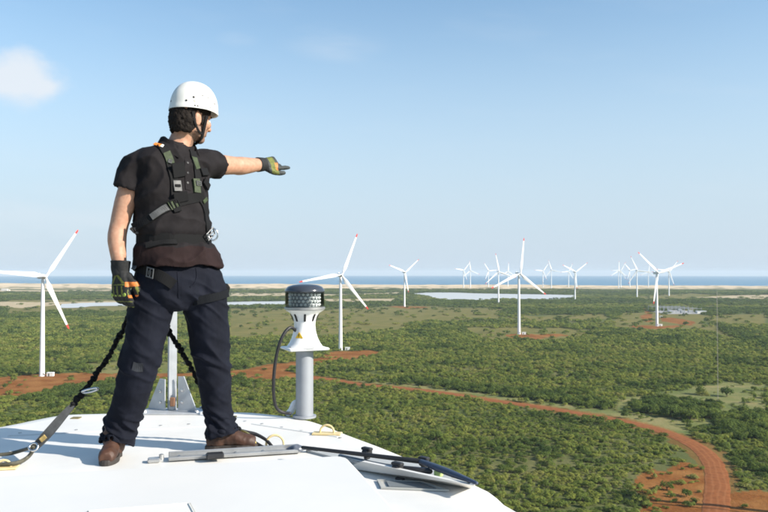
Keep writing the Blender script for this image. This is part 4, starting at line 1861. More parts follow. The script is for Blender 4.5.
    for a in (0.6, 2.2, 3.9, 5.3):
        bm = bmesh.new()
        add_lathe(bm, [(0.009, hp + 0.016), (0.009, hp + 0.024), (0.003, hp + 0.025)], base + Vector((math.cos(a), math.sin(a), 0)) * 0.108, n=8)
        link('bolt', bm_mesh(bm), STEEL, root)
    # black supply hose
    bm = bmesh.new()
    pts = [P(297, 332, Y - 0.03), P(291.5, 327.5, Y - 0.07), P(286, 331, Y - 0.10), P(280.5, 341, Y - 0.12), P(276, 358, Y - 0.12), P(273.6, 380, Y - 0.12), P(274, 398, Y - 0.10), P(277, 408.5, Y - 0.08), P(283, 412.6, Y - 0.06), P(290, 413.5, Y - 0.05)]
    add_tube(bm, pts, [0.0105] * 10, n=10, sub=5)
    h = link('supply_hose', bm_mesh(bm), RUBBER, root, smooth=True)
    bm = bmesh.new()
    p = R(291.5, 415, 0.0)
    add_tube(bm, [p + Vector((-0.02, 0, 0.01)), p + Vector((0.0, 0, 0.03)), p + Vector((0.02, 0, 0.075)), p + Vector((0.045, 0.0, 0.085))], [0.020, 0.022, 0.020, 0.014], n=10, sub=3)
    link('cable_gland', bm_mesh(bm), WHITE, root, smooth=True)


build_beacon()


# ------------------------------------------------------------------ steel mast with gussets behind the worker
def build_mast():
    base = R(172.5, 411.8, 0.0)
    Y = base.y
    root = empty('steel_mast', base, 'grey steel mast with two gusset plates on the roof behind the worker', 'mast')
    def q(px, py, dy=0.0):
        return P(px, py, Y + dy)
    wpx = Y / FPX
    top = P(172.5, 262, Y).z
    ax, ay = Vector((0.94, 0.34, 0)), Vector((-0.34, 0.94, 0))
    bm = bmesh.new()
    H = top - ZR
    add_box(bm, base + Vector((0, 0, H / 2 + 0.012)), 0.052, 0.012, H, ax, ay, bev=0.002)
    add_box(bm, base - ax * 0.024 + ay * 0.030 + Vector((0, 0, H / 2 + 0.012)), 0.010, 0.047, H, ax, ay, bev=0.002)
    link('post', bm_mesh(bm), GALV, root)
    for sgn, w, h in ((-1, 25, 31), (1, 23, 34)):
        bm = bmesh.new()
        a = base + Vector((sgn * 6.5 * wpx, -0.02 if sgn > 0 else -0.02, 0.012))
        d = Vector((0.96, -0.28, 0)) if sgn > 0 else Vector((-0.88, 0.46, 0))
        W, Hh = w * wpx * 0.86, h * wpx
        t = Vector((-d.y, d.x, 0)) * 0.004
        prof = [a, a + d * W, a + d * W + Vector((0, 0, 0.02)), a + d * W * 0.32 + Vector((0, 0, Hh)), a + Vector((0, 0, Hh * 0.99))]
        add_ring_loft(bm, [[p - t for p in prof], [p + t for p in prof]])
        gp = link('gusset', bm_mesh(bm), GALV, root)
        bm = bmesh.new()
        for f in (0.25, 0.6):
            c = a + d * W * 0.25 + Vector((0, 0, Hh * f))
            nv = Vector((d.y, -d.x, 0))
            if nv.y > 0:
                nv = -nv
            add_lathe(bm, [(0.010, 0.004), (0.010, 0.012), (0.004, 0.013)], c, axis=nv, n=6)
        link('bolt_heads', bm_mesh(bm), STEEL, gp)
    bm = bmesh.new()
    add_box(bm, base + Vector((0.01, -0.02, 0.006)), 0.40, 0.20, 0.012, bev=0.003)
    link('base_plate', bm_mesh(bm), GALV, root)
    for x, y in ((-0.16, -0.08), (0.18, -0.08), (0.18, 0.05), (-0.16, 0.05)):
        bm = bmesh.new()
        add_lathe(bm, [(0.012, 0.012), (0.012, 0.024), (0.005, 0.026)], base + Vector((x, y, 0)), n=6)
        link('bolt', bm_mesh(bm), STEEL, root)
    bm = bmesh.new()
    p = q(172.5, 402, -0.035)
    add_box(bm, p, 0.032, 0.02, 0.06, bev=0.004)
    link('cable_clamp', bm_mesh(bm), mat('rust_brown', (0.18, 0.09, 0.05), 0.8), root)


build_mast()

# ------------------------------------------------------------------ the worker
SKIN = mat('skin', (0.46, 0.265, 0.175), 0.5, color2=(0.40, 0.205, 0.130), vscale=48, detail=8, bump=0.0006, bscale=220, spec=0.35)
SHIRT = mat('black_polo_cloth', (0.0125, 0.0105, 0.0115), 0.85, var=0.25, vscale=14, bump=0.0005, bscale=420, spec=0.2, fold=(0.010, 6.0, (1.0, 1.0, 0.7)))
MAROON = mat('maroon_cloth', (0.019, 0.0095, 0.0093), 0.85, var=0.3, vscale=14, bump=0.0005, bscale=420, spec=0.2, fold=(0.010, 7.0, (1.0, 1.0, 0.5)))
DENIM = mat('navy_denim', (0.0068, 0.0084, 0.0158), 0.85, var=0.35, vscale=7, bump=0.0006, bscale=330, spec=0.18, fold=(0.009, 6.5, (0.8, 0.8, 1.3)))
LEATHER = mat('brown_leather', (0.070, 0.029, 0.015), 0.6, var=0.45, vscale=16, bump=0.0012, bscale=60)
SOLE = mat('sole_rubber', (0.030, 0.024, 0.020), 0.7)
HAIR = mat('dark_hair', (0.015, 0.0105, 0.008), 0.75, var=0.4, vscale=60, bump=0.004, bscale=150, spec=0.2)
WEB = mat('black_webbing', (0.0065, 0.0065, 0.007), 0.8, spec=0.2, bump=0.0006, bscale=300)
WEBGREEN = mat('green_webbing', (0.036, 0.055, 0.018), 0.7, var=0.4, vscale=60, bump=0.0005, bscale=300)
WEBGREY = mat('grey_webbing', (0.11, 0.11, 0.108), 0.8, var=0.3, vscale=40, bump=0.0005, bscale=300)
KNIT = mat('glove_black', (0.010, 0.011, 0.012), 0.8, var=0.4, vscale=50, bump=0.001, bscale=260)
GLIME = mat('glove_lime', (0.14, 0.155, 0.024), 0.7, var=0.35, vscale=90, bump=0.0006, bscale=260)
GORANGE = mat('glove_orange', (0.55, 0.15, 0.022), 0.6)
GGREY = mat('glove_grey', (0.032, 0.038, 0.038), 0.7, var=0.3, vscale=60, bump=0.0008, bscale=260)
HELMET = mat('helmet_white', (0.70, 0.69, 0.64), 0.38, var=0.12, vscale=16, bump=0.0006, bscale=14)
ORANGE = mat('orange_tag', (0.80, 0.22, 0.03), 0.6)

SOLE_R = R(110, 463)
SOLE_L = R(228, 448)
person = empty('person', (SOLE_R + SOLE_L) / 2, 'man in white helmet and harness standing on the white roof, pointing into the distance', 'person')


def yaw_axes(deg):
    a = math.radians(deg)
    return Vector((math.cos(a), math.sin(a), 0)), Vector((-math.sin(a), math.cos(a), 0))     # forward, left


def ell(c, deg, a, b, n=36, pw=2.3, tilt=0.0):
    F, L = yaw_axes(deg)
    out = []
    for i in range(n):
        t = 2 * math.pi * i / n
        ct, st = math.cos(t), math.sin(t)
        x = math.copysign(abs(ct) ** (2 / pw), ct) * a
        y = math.copysign(abs(st) ** (2 / pw), st) * b
        out.append(c + L * x + F * y + Vector((0, 0, tilt * y)))
    return out


def ell_stack(rows, sub=3, **kw):
    """rows: (px, py, Y, yaw, a, b)"""
    d = []
    for px, py, Y, yw, a, b in rows:
        p = P(px, py, Y)
        d.append([*p, yw, a, b])
    return [ell(Vector(r[:3]), r[3], r[4], r[5], **kw) for r in catmull(d, sub)]


def reentrant(ring, k=0.86, depth=0.03, d=None):
    """extra rings that turn an open end inwards"""
    c = sum(ring, Vector()) / len(ring)
    d = d or Vector((0, 0, 1))
    return [[c + (p - c) * k + d * 0.004 for p in ring], [c + (p - c) * (k * 0.96) + d * depth for p in ring]]


def wrinkle(me, fn):
    co, no = get_co(me), get_no(me)
    d = np.array([fn(Vector(c), Vector(n)) for c, n in zip(co, no)])
    set_co(me, co + no * d[:, None])


def ridged(v):
    return 1 - abs(noise.noise(v)) * 2


def crease(v):
    return max(0.0, 1 - abs(noise.noise(v)) * 3.2) ** 2


def bvh_of(me):
    co = [tuple(c) for c in get_co(me)]
    return BVHTree.FromPolygons(co, [tuple(p.vertices) for p in me.polygons])


EYEP = Vector((0, 0, EYE))

# --- joints
PW, PE = P(262, 164.4, 4.37), P(233, 165.5, 4.19)
RSH, LSH = P(141, 164, 3.80), P(199, 163, 3.97)
REL, RWR = P(119.5, 224, 3.77), P(120, 267, 3.74)
NECK0, NECK1 = P(178, 149, 3.89), P(187, 126, 3.90)
HEADC = P(190.5, 117.5, 3.90)
HYAW = 52
hf, hl = yaw_axes(HYAW)
hu = Vector((0, 0, 1))
# slight nod
hf2 = (hf - hu * 0.10).normalized()
hu2 = (hu + hf * 0.10).normalized()


def H(f, l, u):
    return HEADC + hf2 * f + hl * l + hu2 * u


RANK, LANK = P(114.5, 441, 3.83), P(219, 431, 4.00)


def build_body():
    bm = bmesh.new()
    # torso core and legs (slimmer than the clothes)
    add_ring_loft(bm, ell_stack([(178, 300, 3.88, -53, 0.13, 0.10), (178, 270, 3.88, -53, 0.16, 0.125), (173, 235, 3.88, -48, 0.155, 0.115), (171, 195, 3.88, -43, 0.165, 0.12), (171, 168, 3.88, -40, 0.165, 0.11), (173, 155, 3.885, -38, 0.11, 0.085), (177, 146, 3.89, -30, 0.07, 0.07)], 3))
    add_tube(bm, [P(158, 285, 3.83), P(141, 365, 3.82), RANK], [0.085, 0.06, 0.042], n=16)
    add_tube(bm, [P(201, 285, 3.92), P(212, 368, 3.95), LANK], [0.085, 0.06, 0.042], n=16)
    for A, d in ((RANK, Vector((0.10, -1.0, 0))), (LANK, Vector((0.98, 0.15, 0)))):
        g = Vector((A.x, A.y, ZR + 0.06))
        add_tube(bm, [A, g - d * 0.01, g + d * 0.08], [0.036, 0.032, 0.022], n=12)
    # neck
    add_tube(bm, [P(175, 156, 3.885), NECK0, P(183, 137, 3.90), H(-0.02, 0, -0.03)], [0.075, 0.066, 0.061, 0.066], n=20)
    # arms
    add_tube(bm, [RSH, P(128, 195, 3.78), REL, P(117, 241, 3.755), RWR], [0.060, 0.056, 0.0455, 0.0450, 0.0325], n=20)
    e2 = PE.lerp(PW, 0.30)
    add_tube(bm, [LSH, P(217, 164.5, 4.08), PE, e2 + Vector((0, 0, -0.004)), PW], [0.062, 0.058, 0.050, 0.0505, 0.033], n=20)
    # head
    E = lambda f, l, u, rf, rl, ru: add_ellipsoid(bm, H(f, l, u), rf, rl, ru, hf2, hl, hu2, n=24, m=16)
    E(-0.008, 0, 0.030, 0.100, 0.077, 0.092)
    E(0.030, 0, -0.020, 0.072, 0.066, 0.085)
    E(0.028, 0, -0.070, 0.064, 0.056, 0.048)
    E(0.070, 0, -0.100, 0.026, 0.028, 0.024)      # chin
    E(0.086, 0, 0.022, 0.022, 0.056, 0.022)       # brow
    for s in (-1, 1):
        E(0.070, s * 0.042, -0.026, 0.028, 0.024, 0.024)   # cheekbone
        E(0.030, s * 0.050, -0.070, 0.040, 0.014, 0.034)   # jaw angle
        E(-0.012, s * 0.078, -0.022, 0.022, 0.010, 0.034)  # ear
        E(-0.020, s * 0.083, -0.014, 0.016, 0.008, 0.026)
    add_tube(bm, [H(0.094, 0, 0.012), H(0.108, 0, -0.014), H(0.124, 0, -0.034)], [0.011, 0.012, 0.014], n=12)
    add_tube(bm, [H(0.108, -0.016, -0.038), H(0.110, 0.016, -0.038)], [0.010, 0.010], n=10)
    add_tube(bm, [H(0.090, -0.020, -0.060), H(0.100, 0, -0.0575), H(0.090, 0.020, -0.060)], [0.007, 0.0085, 0.007], n=10)
    add_tube(bm, [H(0.088, -0.018, -0.071), H(0.098, 0, -0.0735), H(0.088, 0.018, -0.071)], [0.007, 0.009, 0.007], n=10)
    me = remesh(bm, 0.0052, 3, 0.5, 'body')
    wrinkle(me, lambda c, n: 0.0010 * noise.noise(c * 30))
    o = link('body', me, [SKIN, mat('stubbled_skin', (0.25, 0.150, 0.105), 0.65, var=0.3, vscale=120, bump=0.0008, bscale=400, spec=0.3)], person, smooth=True)
    ce = np.empty(len(me.polygons) * 3, dtype=np.float32)
    me.polygons.foreach_get('center', ce)
    q = ce.reshape(-1, 3) - np.array(HEADC)
    f, l, u = q @ np.array(hf2), q @ np.array(hl), q @ np.array(hu2)
    jit = 0.008 * vnoise(f * 160 + l * 90, u * 160, 9)
    mi = ((u < -0.048 + jit) & (u > -0.15) & (f > -0.005 + jit) & (f < 0.2) & (np.abs(l) < 0.10) & (u < -0.052 - 0.45 * (f - 0.07) + 0.06 + jit)).astype(np.int32)
    me.polygons.foreach_set('material_index', mi)
    return o


body = build_body()
BODY_BVH = bvh_of(body.data)
for s in (-1, 1):
    bm = bmesh.new()
    add_ellipsoid(bm, H(0.088, s * 0.033, -0.006), 0.012, 0.013, 0.010, hf2, hl, hu2, n=14, m=10)
    eye_o = link('eye', bm_mesh(bm), mat('eye_white', (0.7, 0.68, 0.64), 0.25), person, smooth=True)
    bm = bmesh.new()
    add_ellipsoid(bm, H(0.0985, s * 0.033, -0.006), 0.003, 0.006, 0.006, hf2, hl, hu2, n=10, m=6)
    link('iris', bm_mesh(bm), mat('iris_brown', (0.03, 0.015, 0.008), 0.2), eye_o, smooth=True)
    bm = bmesh.new()
    add_tube(bm, [H(0.104, s * 0.016, 0.016), H(0.103, s * 0.034, 0.022), H(0.088, s * 0.052, 0.018)], [0.004, 0.006, 0.004], n=8)
    link('eyebrow', bm_mesh(bm), HAIR, person, smooth=True)


def build_trousers():
    bm = bmesh.new()
    st = ell_stack([(179, 258, 3.88, -53, 0.175, 0.135), (179, 272, 3.88, -53, 0.192, 0.150), (179, 288, 3.88, -53, 0.196, 0.150), (179.5, 302, 3.88, -53, 0.17, 0.125), (178.5, 309, 3.88, -53, 0.11, 0.085)], 3)
    add_ring_loft(bm, st)

    def leg(rows, hem_n):
        d = [[*P(px, py, Y), r] for px, py, Y, r in rows]
        cs = catmull(d, 5)
        rings = []
        for i, q in enumerate(cs):
            p = Vector(q[:3])
            t = (Vector(cs[min(i + 1, len(cs) - 1)][:3]) - Vector(cs[max(i - 1, 0)][:3])).normalized()
            u = Vector((1, 0, 0))
            u = (u - t * u.dot(t)).normalized()
            v = t.cross(u)
            rings.append([p + (u * math.cos(a) + v * math.sin(a)) * q[3] for a in [2 * math.pi * k / 28 for k in range(28)]])
        rings += reentrant(rings[-1], 0.88, 0.035)
        add_ring_loft(bm, rings)
    leg([(160, 268, 3.85, 0.105), (155, 288, 3.83, 0.118), (148, 325, 3.81, 0.104), (139.5, 362, 3.79, 0.094), (130, 402, 3.83, 0.086), (120.5, 428, 3.85, 0.084), (116.5, 445, 3.83, 0.088)], 1)
    leg([(198, 268, 3.91, 0.105), (202.5, 288, 3.92, 0.114), (208.5, 328, 3.94, 0.105), (213, 366, 3.95, 0.092), (216.5, 402, 3.99, 0.076), (220, 422, 4.00, 0.078), (222.5, 435, 4.00, 0.090)], 1)
    me = remesh(bm, 0.0058, 4, 0.5, 'trousers')
    zk, za = P(140, 362, 3.8).z, P(118, 437, 3.84).z
    zc = P(178, 300, 3.88).z

    def fold(c, n):
        z = c.z
        k = math.exp(-((z - zk) / 0.07) ** 2)
        a = math.exp(-((z - za - 0.04) / 0.075) ** 2)
        g = math.exp(-((z - zc) / 0.09) ** 2)
        d = 0.0045 * noise.noise(Vector((c.x * 13, c.y * 13, z * 5)))
        d += 0.0065 * (0.35 + k + a * 1.5) * (ridged(Vector((c.x * 6 + 3, c.y * 6, z * 17 + 2.2 * c.x * 6))) - 0.55)
        d += 0.006 * g * (ridged(Vector((c.x * 9, c.y * 9 + 7, z * 9 + c.x * 9))) - 0.5)
        d += 0.010 * a * math.sin(z * 120 + 7 * noise.noise(c * 9)) * 0.35
        d += 0.007 * (0.5 + 1.2 * k + 1.3 * a + g) * (crease(Vector((c.x * 5 - c.y * 3, c.y * 5 + 9, z * 11 + c.x * 7))) - 0.25)
        d += 0.0015 * noise.noise(c * 40)
        return d
    wrinkle(me, fold)
    return link('trousers', me, DENIM, person, smooth=True)


trousers = build_trousers()
TR_BVH = bvh_of(trousers.data)


def build_shirt():
    bm = bmesh.new()
    st = ell_stack([(178.5, 266, 3.875, -53, 0.224, 0.174), (177, 254, 3.88, -52, 0.211, 0.168), (174, 238, 3.88, -50, 0.200, 0.158), (172, 222, 3.88, -47, 0.192, 0.152), (171.5, 205, 3.88, -45, 0.192, 0.150), (171, 188, 3.88, -43, 0.198, 0.146), (170.5, 172, 3.88, -41, 0.203, 0.136), (170, 160, 3.88, -39, 0.195, 0.120), (171, 151, 3.885, -37, 0.155, 0.102), (173.5, 146.5, 3.89, -34, 0.112, 0.088), (175.5, 143.5, 3.89, -30, 0.078, 0.074)], 3)
    hem = reentrant(st[0], 0.90, 0.04)
    add_ring_loft(bm, list(reversed(hem)) + st)

    def sleeve(rows, enddir):
        d = [[*p, r] for p, r in rows]
        cs = catmull(d, 5)
        rings = []
        u = None
        for i, q in enumerate(cs):
            p = Vector(q[:3])
            t = (Vector(cs[min(i + 1, len(cs) - 1)][:3]) - Vector(cs[max(i - 1, 0)][:3])).normalized()
            u = (u or t.orthogonal())
            u = (u - t * u.dot(t)).normalized()
            v = t.cross(u)
            rings.append([p + (u * math.cos(a) + v * math.sin(a)) * q[3] for a in [2 * math.pi * k / 26 for k in range(26)]])
        c = sum(rings[-1], Vector()) / 26
        dd = (Vector(cs[-3][:3]) - Vector(cs[-1][:3])).normalized()
        rings += [[c + (p - c) * 0.93 + dd * 0.002 for p in rings[-1]], [c + (p - c) * 0.86 + dd * 0.045 for p in rings[-1]]]
        add_ring_loft(bm, rings)
    sleeve([(P(157, 162, 3.85), 0.085), (P(141, 166, 3.80), 0.083), (P(133, 178, 3.785), 0.078), (P(127.5, 191, 3.775), 0.077)], None)
    sleeve([(P(184, 165, 3.92), 0.085), (P(199, 165.5, 3.98), 0.080), (P(210, 165.5, 4.04), 0.075), (P(217.5, 164.6, 4.09), 0.074)], None)
    me = remesh(bm, 0.0058, 4, 0.5, 'shirt')
    zb = P(174, 240, 3.88).z

    def fold(c, n):
        z = c.z
        low = 1 / (1 + math.exp((z - zb - 0.03) * 30))
        d = 0.0075 * noise.noise(Vector((c.x * 8, c.y * 8, z * 6 + 3)))
        d += 0.011 * (ridged(Vector((c.x * 5 + z * 5, c.y * 5, z * 8 - c.x * 6))) - 0.55)
        d += 0.008 * low * (ridged(Vector((c.x * 10, c.y * 10, z * 4))) - 0.5)
        b = math.exp(-((z - zb) / 0.028) ** 2)
        d -= 0.020 * b
        d += 0.006 * math.exp(-((z - zb - 0.05) / 0.03) ** 2)
        d += 0.011 * (crease(Vector((c.x * 4.5 + z * 3.5, c.y * 4.5 + 4, z * 5.5 - c.x * 4))) - 0.25)
        d += 0.0015 * noise.noise(c * 45)
        return d
    wrinkle(me, fold)
    co = get_co(me)
    lowz = P(177, 252, 3.88).z
    w = np.clip((lowz - co[:, 2]) / 0.06, 0, 1)
    co[:, 2] += w * (0.018 * vnoise(co[:, 0] * 9, co[:, 1] * 9, 5) - 0.010)
    set_co(me, co)
    o = link('shirt', me, [SHIRT, MAROON], person, smooth=True)
    mi = np.zeros(len(me.polygons), dtype=np.int32)
    ce = np.empty(len(me.polygons) * 3, dtype=np.float32)
    me.polygons.foreach_get('center', ce)
    ce = ce.reshape(-1, 3)
    zt = P(175, 247.5, 3.88).z
    mi[(ce[:, 2] < zt + 0.012 * vnoise(ce[:, 0] * 14, ce[:, 1] * 14, 3)) & (ce[:, 0] > -5)] = 1
    me.polygons.foreach_set('material_index', mi)
    return o


shirt = build_shirt()
SH_BVH = bvh_of(shirt.data)

# collar: a band around the neck, open towards the front, folded outwards
def build_collar():
    bm = bmesh.new()
    F, L = yaw_axes(-34)
    c = P(176.5, 147.6, 3.89)
    rings = []
    n = 26
    for i in range(n):
        t = -1 + 2 * i / (n - 1)
        a = math.pi - t * (math.pi - 0.62)
        d = F * math.cos(a) + L * math.sin(a)
        fr = max(0, math.cos(a))
        base = c + d * (0.078 + 0.030 * fr) + Vector((0, 0, 0.012 - 0.075 * fr ** 1.5))
        top = base - d * 0.004 + Vector((0, 0, 0.034))
        out = base + d * 0.026 + Vector((0, 0, -0.012 - 0.02 * fr))
        rings.append([base, top, top + d * 0.006 + Vector((0, 0, 0.002)), out, out - d * 0.005])
    add_ring_loft(bm, rings)
    me = bm_mesh(bm, 'collar')
    link('collar', me, SHIRT, person, smooth=False)


build_collar()


def hit(bvh, px, py):
    d = ray(px, py).normalized()
    loc, no, idx, dist = bvh.ray_cast(EYEP, d)
    if loc is None:
        # just beside the silhouette: nearest point of the surface to the ray
        best = None
        for k in range(12):
            q = EYEP + d * (3.6 + 0.06 * k)
            l2, n2, i2, ds = bvh.find_nearest(q)
            if best is None or ds < best[2]:
                best = (l2, n2, ds)
        loc, no = best[0], best[1]
    if no.dot(d) > 0:
        no = -no
    return loc, no


def ribbon_mesh(pts, nos, w, th, off, bm=None):
    own = bm is None
    bm = bm or bmesh.new()
    m = len(pts)
    rings = []
    for i in range(m):
        t = (pts[min(i + 1, m - 1)] - pts[max(i - 1, 0)]).normalized()
        n = nos[i]
        s = n.cross(t)
        if s.length < 1e-6:
            s = t.orthogonal()
        s.normalize()
        nn = t.cross(s)
        if nn.dot(n) < 0:
            nn = -nn
        ww = w[i] if isinstance(w, (list, tuple)) else w
        b, tp = pts[i] + nn * (off - th), pts[i] + nn * off
        rings.append([b - s * ww / 2, b + s * ww / 2, tp + s * (ww / 2 - 0.001), tp - s * (ww / 2 - 0.001)])
    add_ring_loft(bm, rings)
    return bm


def strap_px(bvh, path, w, mt, name='strap', th=0.010, off=0.005, parent=None, sub=6):
    cp = catmull([(x, y, 0) for x, y in path], sub)
    pts, nos = [], []
    for q in cp:
        l, n = hit(bvh, q[0], q[1])
        pts.append(l)
        nos.append(n)
    # smooth
    for _ in range(3):
        P2 = [pts[0]] + [(pts[i - 1] + pts[i] * 2 + pts[i + 1]) / 4 for i in range(1, len(pts) - 1)] + [pts[-1]]
        N2 = [nos[0]] + [(nos[i - 1] + nos[i] + nos[i + 1]).normalized() for i in range(1, len(nos) - 1)] + [nos[-1]]
        pts, nos = P2, N2
    bm = ribbon_mesh(pts, nos, w, th, off)
    return link(name, bm_mesh(bm), mt, parent or person)


def loop_around(bvh, c, normal, w, mt, name, parent=None, off=0.006, th=0.012, n=48, reach=0.6):
    """strap all the way round a limb or the waist in the plane through c"""
    u = normal.orthogonal().normalized()
    v = normal.cross(u).normalized()
    pts, nos = [], []
    for i in range(n + 1):
        a = 2 * math.pi * i / n
        d = u * math.cos(a) + v * math.sin(a)
        l, no, idx, ds = bvh.ray_cast(c + d * reach, -d, reach)
        if l is None:
            l, no = c + d * 0.1, d
        pts.append(l)
        nos.append(d)
    for _ in range(2):
        pts = [(pts[i - 1 if i > 0 else -2] + pts[i] * 2 + pts[i + 1 if i < n else 1]) / 4 for i in range(n + 1)]
    bm = ribbon_mesh(pts, nos, w, th, off)
    return link(name, bm_mesh(bm), mt, parent or person)


def plate(bvh, px, py, w, h, ang, mt, name, parent, th=0.006, off=0.010, bar=False):
    """small buckle plate lying on the cloth; ang = rotation in the picture, degrees"""
    l, n = hit(bvh, px, py)
    a = math.radians(ang)
    l2, _ = hit(bvh, px + 2 * math.cos(a), py + 2 * math.sin(a))
    u = (l2 - l)
    u = (u - n * u.dot(n)).normalized()
    v = n.cross(u).normalized()
    bm = bmesh.new()
    c = l + n * off
    if bar:
        for q in (-1, 1):
            add_box(bm, c + v * (h / 2 - 0.003) * q, w, 0.006, th, u, v, bev=0.0015)
            add_box(bm, c + u * (w / 2 - 0.003) * q, 0.006, h, th * 0.9, u, v, bev=0.0015)
        add_box(bm, c, 0.006, h * 0.9, th * 0.7, u, v, bev=0.001)
    else:
        add_box(bm, c, w, h, th, u, v, bev=0.002)
    return link(name, bm_mesh(bm), mt, parent)


def build_harness():
    # main straps
    hs = bpy.data.objects.new('harness', None)
    s1 = strap_px(SH_BVH, [(161, 145), (164.5, 149.5), (169, 158), (172, 170), (174.5, 184), (175.5, 196), (176, 206)], 0.046, WEB, 'harness', off=0.007)
    PA = s1
    strap_px(SH_BVH, [(192, 151), (194.5, 160), (197, 172), (198, 184), (200, 196), (204, 206), (206.5, 218), (208, 230)], 0.044, WEB, 'strap', off=0.007, parent=PA)
    strap_px(SH_BVH, [(134, 228), (143, 223), (152, 217), (162, 210.5), (172, 204.5), (184, 200), (196, 197.5), (203, 196)], 0.050, WEB, 'strap', off=0.009, parent=PA)
    strap_px(SH_BVH, [(152, 218), (157, 214.4), (163, 210.2), (168, 207.2)], 0.036, WEBGREY, 'grey_sleeve', off=0.013, parent=PA, sub=3)
    strap_px(SH_BVH, [(128.5, 229), (133, 229.3), (138, 230)], 0.034, WEBGREY, 'grey_sleeve', off=0.012, parent=PA, sub=3)
    strap_px(SH_BVH, [(166, 152), (169, 158.5), (170.5, 164)], 0.040, WEBGREEN, 'green_trim', off=0.0095, parent=PA, sub=3)
    strap_px(SH_BVH, [(193.5, 158), (195.5, 164), (197, 169)], 0.036, WEBGREEN, 'green_trim', off=0.0095, parent=PA, sub=3)
    strap_px(SH_BVH, [(195.3, 179), (196, 185), (196.6, 193)], 0.040, WEBGREEN, 'green_trim', off=0.0115, parent=PA, sub=3)
    strap_px(SH_BVH, [(169, 206.6), (173, 204.6), (177, 202.6)], 0.046, WEBGREEN, 'green_trim', off=0.0135, parent=PA, sub=3)
    # dark pads and lanyard keepers on the chest
    for (px, py, w, h, a) in ((177.5, 170, 0.070, 0.075, 82), (180, 197, 0.075, 0.050, -15), (203, 172.5, 0.075, 0.040, -5), (205, 184, 0.060, 0.040, 65), (177, 210.5, 0.04, 0.022, -15)):
        plate(SH_BVH, px, py, w, h, a, WEB, 'chest_pad', PA, th=0.009, off=0.011)
    BUCK = mat('buckle_alloy', (0.065, 0.068, 0.068), 0.55, var=0.4, vscale=60)
    plate(SH_BVH, 176.5, 186.5, 0.042, 0.056, 0, BUCK, 'buckle', PA, off=0.014)
    plate(SH_BVH, 176.5, 186.5, 0.030, 0.014, 0, WEB, 'buckle_slot', PA, off=0.0185)
    plate(SH_BVH, 169.5, 162.5, 0.020, 0.022, 20, BUCK, 'adjuster', PA, off=0.013, bar=True)
    plate(SH_BVH, 197, 184, 0.026, 0.034, 80, BUCK, 'buckle', PA, off=0.014, bar=True)
    plate(SH_BVH, 174, 204, 0.044, 0.050, -25, WEB, 'buckle', PA, off=0.016, bar=True)
    plate(SH_BVH, 203.5, 200.5, 0.02, 0.04, 70, WEBGREEN, 'green_tag', PA, off=0.012)
    # waist belt all round and D-ring at its front
    c = P(174, 239, 3.88)
    nrm = Vector((0.04, -0.03, 1)).normalized()
    loop_around(SH_BVH, c, nrm, 0.055, WEB, 'waist_belt', PA, off=0.010, th=0.014)
    plate(SH_BVH, 207.5, 233, 0.050, 0.062, 75, mat('dark_steel', (0.08, 0.085, 0.09), 0.4), 'belt_plate', PA, off=0.020, bar=True)
    l, n = hit(SH_BVH, 209, 234)
    bm = bmesh.new()
    cc = P(213, 234.4, l.y - 0.02)
    ux, uz = Vector((0.96, 0.1, 0)).normalized(), Vector((0, 0, 1))
    add_tube(bm, [cc + (ux * math.cos(t) * 0.024 + uz * math.sin(t) * 0.030) for t in [2 * math.pi * k / 14 for k in range(15)]], 0.0038, n=8, sub=2)
    link('d_ring', bm_mesh(bm), STEEL, PA, smooth=True)
    # side pouch at the right hip of the picture
    strap_px(SH_BVH, [(146, 246), (156, 244.5), (166, 243), (176, 243)], 0.030, WEB, 'strap', off=0.012, parent=PA)
    # orange tag on the shoulder
    plate(SH_BVH, 157.8, 145.4, 0.042, 0.022, 18, ORANGE, 'shoulder_tag', PA, off=0.006, th=0.004)
    plate(SH_BVH, 162.0, 146.6, 0.014, 0.022, 18, WHITE, 'shoulder_tag', PA, off=0.0065, th=0.004)
    # back straps crossing behind the shoulders
    for s in (-1, 1):
        F, L = yaw_axes(-42)
        pts, nos = [], []
        for k in range(9):
            t = k / 8
            o = P(172, 146 + 84 * t, 3.88) + L * (s * (0.10 - 0.16 * t)) - F * 0.5
            l, no, i, d = SH_BVH.ray_cast(o, F)
            if l is not None:
                pts.append(l)
                nos.append(-F)
        if len(pts) > 3:
            link('back_strap', bm_mesh(ribbon_mesh(pts, nos, 0.045, 0.01, 0.008)), WEB, PA)
    # thigh straps
    d = (P(139.5, 362, 3.79) - P(155, 288, 3.83)).normalized()
    strap_px(TR_BVH, [(131, 265), (138, 267), (147, 270), (157, 274), (167, 280), (174, 285)], 0.052, WEB, 'thigh_strap', off=0.011, parent=PA)
    plate(TR_BVH, 138.5, 267.4, 0.042, 0.050, 14, mat('buckle_grey', (0.09, 0.095, 0.10), 0.45), 'buckle', PA, off=0.018, bar=True)
    plate(TR_BVH, 152.5, 272.2, 0.044, 0.052, 16, mat('buckle_grey', (0.2, 0.21, 0.22), 0.4), 'buckle', PA, off=0.018, bar=True)
    plate(TR_BVH, 152.5, 272.2, 0.018, 0.022, 16, BUCK, 'buckle_slot', PA, off=0.020)
    loop_around(TR_BVH, P(203, 297.5, 3.92), (P(208, 328, 3.94) - P(202.5, 288, 3.92)).normalized() + Vector((0.05, 0, 0)), 0.042, mat('thigh_band', (0.0085, 0.0095, 0.0115), 0.85, spec=0.1), 'thigh_strap', PA, off=0.009, reach=0.13)
    # small black bag behind the left hip, seen at the edge
    bm = bmesh.new()
    add_box(bm, P(224.5, 290.5, 3.98), 0.05, 0.07, 0.075, Vector((0.96, 0.2, -0.2)).normalized(), Vector((-0.2, 0.98, 0)).normalized(), bev=0.016)
    add_box(bm, P(222.5, 297, 3.97), 0.022, 0.03, 0.07, bev=0.008)
    link('pouch', bm_mesh(bm), WEB, PA)
